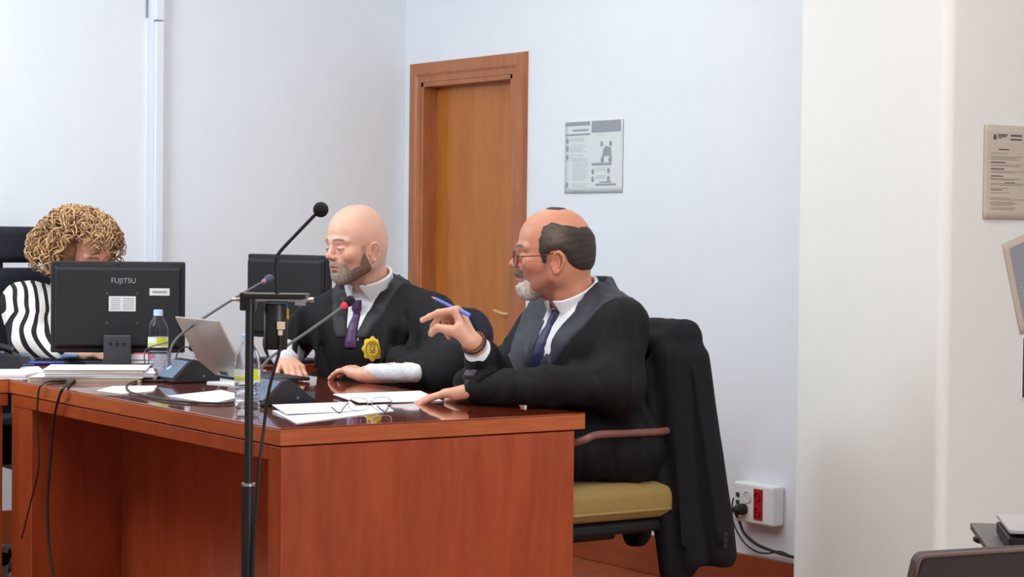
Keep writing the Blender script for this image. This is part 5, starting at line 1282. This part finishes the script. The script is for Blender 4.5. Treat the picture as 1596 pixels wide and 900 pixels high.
def surf_f(F, l, z, s0=0.25):
    """distance along the body's front at which the surface of field F is met"""
    for k in range(400):
        f__ = s0-k*0.001; p = W2(f__, l, z); i = np.round((p-F.lo)/F.h).astype(int)
        if (i >= 0).all() and (i < F.n).all() and F.a[tuple(i)] < 0: return f__
    return 0.1
rows = []
for i, z in enumerate(np.linspace(1.018, 0.866, 20)):
    wv = 0.018 if z > 0.985 else 0.012+0.016*min(1, (0.985-z)/0.13)
    th = 0.018 if z > 0.985 else 0.009
    x = min(max(surf_f(SH2, 0.0, z), 0.085), 0.16)+0.001
    rows.append([W2(x, -wv, z), W2(x+th*0.7, -wv*0.6, z), W2(x+th, 0, z), W2(x+th*0.7, wv*0.6, z), W2(x, wv, z), W2(x-0.004, 0, z)])
vs = [p for r in rows for p in r]
fs = [(i*nn+k, i*nn+(k+1) % nn, (i+1)*nn+(k+1) % nn, (i+1)*nn+k) for i in range(len(rows)-1) for k in range(nn)]+[tuple(range(nn))[::-1], tuple((len(rows)-1)*nn+k for k in range(nn))]
mesh_obj('tie', vs, fs, mat('purple_tie_silk', (76, 44, 88), 0.4, noise=0.1, nscale=200), shirt2, smooth=True, label='purple tie')
# gold badge on the robe
bz, bl = 0.863, 0.10
def badge_center():
    d = cR*(581-798.0)/FPX+cU*(450.0-544)/FPX+cF
    for k in range(5000):
        p = CAM+d*(5.8+k*0.0005); i = np.round((p-R2.lo)/R2.h).astype(int)
        if (i >= 0).all() and (i < R2.n).all() and R2.a[tuple(i)] < 0: return p, i
    return W2(0.15, 0.1, 0.86), None
bc, bi = badge_center()
if bi is not None:
    g = np.array([R2.a[bi[0]+6, bi[1], bi[2]]-R2.a[bi[0]-6, bi[1], bi[2]], R2.a[bi[0], bi[1]+6, bi[2]]-R2.a[bi[0], bi[1]-6, bi[2]], R2.a[bi[0], bi[1], bi[2]+6]-R2.a[bi[0], bi[1], bi[2]-6]]); bn = nrm(nrm(g)+V3(-0.3, -0.6, 0))
else: bn = nrm(fb2)
br_ = nrm(np.cross((0, 0, 1), bn)); bu = np.cross(bn, br_)
def badge_pt(r, a, h): return bc+bn*h+br_*(r*0.86*math.cos(a))+bu*(r*math.sin(a))
bd = MB(); N = 64
outer = [badge_pt(0.0375*(1+0.085*math.cos(8*2*PI*k/N)), 2*PI*k/N, 0.006) for k in range(N)]; inner = [badge_pt(0.028, 2*PI*k/N, 0.0095) for k in range(N)]; back = [badge_pt(0.0375*(1+0.085*math.cos(8*2*PI*k/N)), 2*PI*k/N, -0.004) for k in range(N)]
bd.add(back+outer+inner, [(k, (k+1) % N, N+(k+1) % N, N+k) for k in range(N)]+[(N+k, N+(k+1) % N, 2*N+(k+1) % N, 2*N+k) for k in range(N)]+[tuple(2*N+k for k in range(N))])
bo = put('badge', bd, gold_m, robe2, label='gold embroidered badge')
em = MB(); em.torus(bc+bn*0.010, bn, 0.0235, 0.0013, 40, 6, sq=(0.86, 1.0)); put('badge_ring', em, gold_d, bo, smooth=True)
em = MB(); em.tube(spline([badge_pt(0.012, a, 0.0105) for a in np.linspace(-2.6, -0.5, 8)], 3), 0.0016, 6)
em.add([bc+bn*0.0105+br_*x+bu*z for x, z in ((-0.008, 0.009), (0.008, 0.009), (0.0085, -0.002), (0.0, -0.011), (-0.0085, -0.002))], [(0, 1, 2, 3, 4)])
em.tube([bc+bn*0.011+br_*x+bu*z for x, z in ((-0.008, 0.012), (-0.009, 0.018), (-0.004, 0.014), (0, 0.020), (0.004, 0.014), (0.009, 0.018), (0.008, 0.012))], 0.0013, 6)
put('shield', em, gold_d, bo)
em = MB(); em.tube([bc+bn*0.0118+br_*x+bu*z for x, z in ((-0.005, 0.004), (0.001, 0.002), (0.004, -0.004))], 0.0012, 6); em.tube([bc+bn*0.0118+br_*x+bu*z for x, z in ((0.004, 0.006), (-0.001, 0.0), (-0.004, -0.006))], 0.0012, 6); put('emblem', em, mat('pale_gold', (240, 226, 150), 0.4), bo)
# white cuffs: the near one lace
CF = Field(wrL2-V3(0.12, 0.30, 0.08), elL2+V3(0.1, 0.42, 0.12), 0.004)
c0 = wrL2+(elL2-wrL2)*0.06+V3(0, 0, 0.004); c1c = wrL2+(elL2-wrL2)*0.70+V3(-0.020, -0.016, -0.004)
CF.cone(c0, c1c, 0.027, 0.029, 0); Xc, Yc, Zc_ = grids(CF)
CF.a = (CF.a+0.003*fnoise(Xc, Yc, Zc_, 90, 4)).astype(np.float32); CF.a = np.maximum(CF.a, TZ+0.002-Zc_).astype(np.float32)
Vs, Qs = CF.mesh(1); mesh_obj('lace_cuff', Vs, Qs, lace_m, p2, smooth=True, label='white lace cuff on the near wrist')
CF = Field(np.minimum(wrR2, elR2)-0.12, np.maximum(wrR2, elR2)+0.12, 0.004)
CF.cone(wrR2+(elR2-wrR2)*0.03, wrR2+(elR2-wrR2)*0.60, 0.040, 0.062, 0); Xc, Yc, Zc_ = grids(CF); CF.a = (CF.a+0.003*fnoise(Xc, Yc, Zc_, 60, 4)).astype(np.float32); CF.a = np.maximum(CF.a, TZ+0.002-Zc_).astype(np.float32)
Vs, Qs = CF.mesh(1); mesh_obj('shirt_cuff', Vs, Qs, lace_m, p2, smooth=True, label='white cuff on the far wrist')

# ============================================================ woman
hc3 = atz(130, 390, 7.35)
H3M = basis((0.30, -0.95), 0.40, 0.06); S3 = 0.97
p3 = thing('person', 'curly-haired woman in a black and white striped top, behind the monitor', 'person', (hc3[0], hc3[1]+0.05, 0))
F3 = Field(hc3+V3(-0.48, -0.80, -0.75), hc3+V3(0.42, 0.32, 0.18), 0.0035)
LH3 = Local(F3, hc3, H3M, S3); head_field(LH3, True)
nb3 = hc3+V3(-0.03, 0.075, -0.15)
F3.cone(LH3.w((-0.035, 0, -0.06)), nb3, 0.048, 0.052, 0.03)
T3 = nb3*V3(1, 1, 0)
def W3(x, y, z): return T3+V3(x, y, z)              # x right of the picture, y away
z3 = nb3[2]
shA, shB = W3(-0.165, -0.02, z3-0.045), W3(0.175, 0.01, z3-0.055)
F3.cone(W3(0, 0.03, 0.62), W3(0, 0, z3-0.14), 0.12, 0.10, 0.0); F3.cone(shA, shB, 0.045, 0.045, 0.06); F3.cone(W3(0, 0, z3-0.14), nb3, 0.08, 0.045, 0.05)
elA = atz(50, 530, 7.22); wrA = atz(112, 553, 7.12); elB = W3(0.22, -0.12, 0.85); wrB = wrA+V3(0.17, 0.05, 0.0)
for a, b, r1, r2 in ((shA, elA, 0.045, 0.036), (elA, wrA, 0.034, 0.024), (shB, elB, 0.045, 0.036), (elB, wrB, 0.034, 0.024)): F3.cone(a, b, r1, r2, 0.02)
ps = {'index': (0.35, 0.45, 0.25, 0.05), 'middle': (0.35, 0.45, 0.25, 0.0), 'ring': (0.4, 0.45, 0.25, -0.04), 'pinky': (0.4, 0.45, 0.25, -0.1)}
th_ = ((0.02, 0.022, -0.012), ((0.046, 0.044, -0.018), (0.074, 0.052, -0.026), (0.098, 0.050, -0.030)))
hand(F3, wrA, V3(0.85, -0.45, 0.02), V3(0, 0, 1), V3(0.45, 0.85, 0), ps, th_, 0.9)
hand(F3, wrB, V3(-0.35, -0.85, 0.02), V3(0, 0, 1), V3(-1, 0, 0), ps, th_, 0.9)
Vb, Qb = F3.mesh(1); body3 = mesh_obj('body', Vb, Qb, skin_m, p3, smooth=True)
c_ = paint_head(LH3.inv(Vb), (212, 152, 126), woman=True, lips=(180, 84, 84), brow=(110, 74, 52)); hm = np.linalg.norm(Vb-hc3, axis=1) > 0.2; c_[hm] = lin((216, 160, 132)); set_col(body3, c_)
eyes(p3, LH3, open_=0.003)
# striped top
TP = Field(T3+V3(-0.50, -0.80, 0.58), T3+V3(0.45, 0.26, z3+0.05), 0.005)
robe_common(TP, W3, (0, 0.03, 0.66), (0, 0.0, z3-0.19), tuple(shA-T3), tuple(shB-T3), (0, 0.02, z3-0.045), 0.0, 0.14, 0.13, 0.062)
for a, b, r1, r2, k in ((shA, elA, 0.076, 0.080, 0.05), (elA, wrA+V3(-0.03, 0.03, 0.0), 0.074, 0.032, 0.03), (shB, elB, 0.07, 0.075, 0.05), (elB, wrB+V3(0.03, 0.03, 0), 0.07, 0.036, 0.03)): TP.cone(a, b, r1, r2, k)
folds(TP, 0.006, 41, (1, 1, 0.5), 26)
X, Y, Z = grids(TP); TP.a = np.maximum(TP.a, -(np.sqrt((X-nb3[0])**2+(Y-nb3[1]+0.02)**2)-0.07)+np.where(Z < z3-0.05, -1, 0)).astype(np.float32)
TP.a = np.maximum(TP.a, -np.maximum(np.maximum(Y-2.525, np.abs(Z-0.75)-0.022), -1)).astype(np.float32)
Vs, Qs = TP.mesh(2); top3 = mesh_obj('striped_top', Vs, Qs, None or attr_mat('striped_knit', 0.9, noise=0.03, nscale=80, bump=0.3, bscale=400), p3, smooth=True)
# stripe coordinate: runs across the sleeve so that the bands fall along the arm
me = top3.data; P = Vs
def seg_t(P, a, b):
    ab = b-a; return np.clip(((P-a)@ab)/(ab@ab), 0, 1)
axU = nrm(elA-shA); d_r = P-shA
u = d_r@nrm(V3(1, -0.25, 0))
low = np.clip((elA[2]+0.10-P[:, 2])/0.16, 0, 1)
coord = u*(1-low)+low*((P-elA)@nrm(V3(0.55, -0.25, 0.75))+0.02)
coord = coord+0.006*snoise(P, 30, 6)
at_ = me.attributes.new('stripe', 'FLOAT', 'POINT'); at_.data.foreach_set('value', coord.astype(np.float32))
sm_ = MATS['striped_knit']; nt = sm_.node_tree; a_ = nt.nodes.new('ShaderNodeAttribute'); a_.attribute_name = 'stripe'
mu = nt.nodes.new('ShaderNodeMath'); mu.operation = 'MULTIPLY'; mu.inputs[1].default_value = 1/0.036; nt.links.new(a_.outputs['Fac'], mu.inputs[0])
fr_ = nt.nodes.new('ShaderNodeMath'); fr_.operation = 'FRACT'; nt.links.new(mu.outputs[0], fr_.inputs[0])
ct = nt.nodes.new('ShaderNodeMath'); ct.operation = 'GREATER_THAN'; ct.inputs[1].default_value = 0.60; nt.links.new(fr_.outputs[0], ct.inputs[0])
mx = nt.nodes.new('ShaderNodeMix'); mx.data_type = 'RGBA'; mx.inputs[6].default_value = (*lin((232, 228, 222)), 1); mx.inputs[7].default_value = (*lin((26, 20, 28)), 1)
nt.links.new(ct.outputs[0], mx.inputs[0]); nt.links.new(mx.outputs[2], nt.nodes['Principled BSDF'].inputs['Base Color'])
# curls
rs = np.random.RandomState(21)
base_h = Field(hc3-0.2, hc3+0.2, 0.005); LB = Local(base_h, hc3, H3M, S3)
LB.ell((-0.030, 0, 0.030), (0.098, 0.100, 0.098), 0); LB.ell((-0.065, 0, -0.04), (0.075, 0.115, 0.09), 0.03)
for s in (-1, 1): LB.ell((0.0, s*0.09, -0.04), (0.05, 0.038, 0.08), 0.03)
X, Y, Z = grids(base_h); base_h.a = (base_h.a+0.006*fnoise(X, Y, Z, 110, 2)).astype(np.float32)
Vs, Qs = base_h.mesh(1); hb = mesh_obj('hair', Vs, Qs, hair_m, p3, smooth=True); color_attr(hb, np.tile(np.array(lin((136, 94, 62))), (len(Vs), 1))*(1+0.35*snoise(Vs, 120, 3)[:, None]))
cv = []; cf = []; cc3 = []; gold_ = np.array(lin((212, 172, 124))); brn = np.array(lin((176, 130, 90))); dk_ = np.array(lin((124, 86, 60)))
nstr = 620
for i in range(nstr):
    # root on the scalp
    while True:
        v = rs.normal(size=3); v /= np.linalg.norm(v)
        if v[2] < -0.25: continue
        if v[0] > 0.45 and v[2] < 0.55: continue
        break
    root = V3(-0.02, 0, 0.03)+v*V3(0.088, 0.085, 0.092)
    Ln = rs.uniform(0.07, 0.14)+(0.07*max(0, -v[1])*(v[2] < 0.4)); n_ = 26; pts = []
    out = nrm(v*V3(0.9, 1.15, 0.6)+V3(-0.15, 0, 0)); gdir = H3M.T@V3(-0.15, 0.12, -1)
    ph = rs.rand()*6.28; tw = rs.uniform(5, 9)*rs.choice([-1, 1]); rad = rs.uniform(0.007, 0.014)
    p = root.copy(); dcur = out.copy()
    for k in range(n_):
        t = k/(n_-1)
        dcur = nrm(dcur+gdir*0.10*(0.4+t)); p = p+dcur*Ln/n_
        q_ = (p-V3(-0.03, -0.01, -0.01))/V3(0.16, 0.180, 0.155); l_ = np.linalg.norm(q_)
        if l_ > 1: p = p-(p-V3(-0.03, 0, 0.0))*(1-1/l_)*0.7
        if p[0] > 0.045 and abs(p[1]) < 0.06 and p[2] < 0.045: p[1] = 0.064*np.sign(v[1]+1e-6)
        a = np.cross(dcur, (0.3, 0.1, 0.9)); a = nrm(a); b = np.cross(dcur, a)
        rr_ = rad*min(1, t*3+0.2)
        pts.append(p+rr_*(math.cos(ph+tw*t*2.2)*a+math.sin(ph+tw*t*2.2)*b))
    mb = MB(); mb.tube([LH3.w(q) for q in pts], [0.0030*(1-0.5*(k/(n_-1))**2) for k in range(n_)], 5, cap=True)
    o_ = len(cv); cv += mb.v; cf += [tuple(j+o_ for j in f) for f in mb.f]
    sel = rs.rand(); col = (gold_ if sel < 0.55 else (brn if sel < 0.85 else dk_))*rs.uniform(0.8, 1.2)
    if v[1] > 0.45 : col = col*0.8
    cc3 += [col]*len(mb.v)
curls = mesh_obj('curls', cv, cf, hair_m, hb, smooth=True); color_attr(curls, np.array(cc3)); curls['kind'] = 'stuff'

# ============================================================ suit jacket hung on the chair
JK = Field((1.02, -0.22, 0.16), (1.46, 0.56, 1.08), 0.005)
JK.cone((1.265, 0.050, 0.955), (1.265, 0.44, 0.955), 0.055, 0.05, 0)
JK.cone((1.215, 0.07, 0.94), (1.215, 0.42, 0.94), 0.034, 0.034, 0.02)
JK.cone((1.27, 0.015, 0.90), (1.31, -0.075, 0.375), 0.050, 0.042, 0.02)
JK.cone((1.22, 0.05, 0.90), (1.27, -0.01, 0.36), 0.052, 0.05, 0.02)
JK.cone((1.18, 0.09, 0.86), (1.23, 0.04, 0.32), 0.036, 0.036, 0.02)
JK.cone((1.21, 0.08, 0.60), (1.26, 0.0, 0.22), 0.045, 0.036, 0.02)
JK.cone((1.31, 0.13, 0.90), (1.33, 0.10, 0.38), 0.040, 0.045, 0.03); JK.cone((1.31, 0.33, 0.90), (1.33, 0.33, 0.38), 0.040, 0.045, 0.03); JK.cone((1.27, 0.46, 0.91), (1.28, 0.49, 0.42), 0.042, 0.042, 0.03)
for a, b, r in (((1.24, -0.03, 0.88), (1.28, -0.10, 0.42), 0.007), ((1.20, 0.02, 0.88), (1.21, -0.03, 0.40), 0.007), ((1.16, 0.06, 0.80), (1.20, 0.02, 0.40), 0.007)): JK.cone(a, b, r, r, 0.012)
folds(JK, 0.004, 51, (1.0, 1.0, 0.2), 30)
X, Y, Z = grids(JK)
JK.a = np.maximum(JK.a, (0.342+np.where(X < 1.255, -0.14, 0)+0.0*Y)-Z).astype(np.float32)
rb_ = np.maximum(np.maximum(np.abs(X-1.27)-0.036, np.abs(Y-0.245)-0.222), Z-0.986)
JK.a = np.maximum(JK.a, -rb_).astype(np.float32)
Vs, Qs = JK.mesh(2)
jk = thing('suit_jacket', 'black suit jacket hanging over the back of the bearded man\'s chair', 'jacket', (1.36, 0.2, 0.34))
mesh_obj('cloth', Vs, Qs, suit_m, jk, smooth=True)
bt = MB()
for py in (833, 842, 851): q = at(1131, py, 1, -0.13); bt.lathe([(0.006, 0), (0.006, 0.003)], q, axis=-cF, seg=12)
put('sleeve_buttons', bt, black_pl, jk)
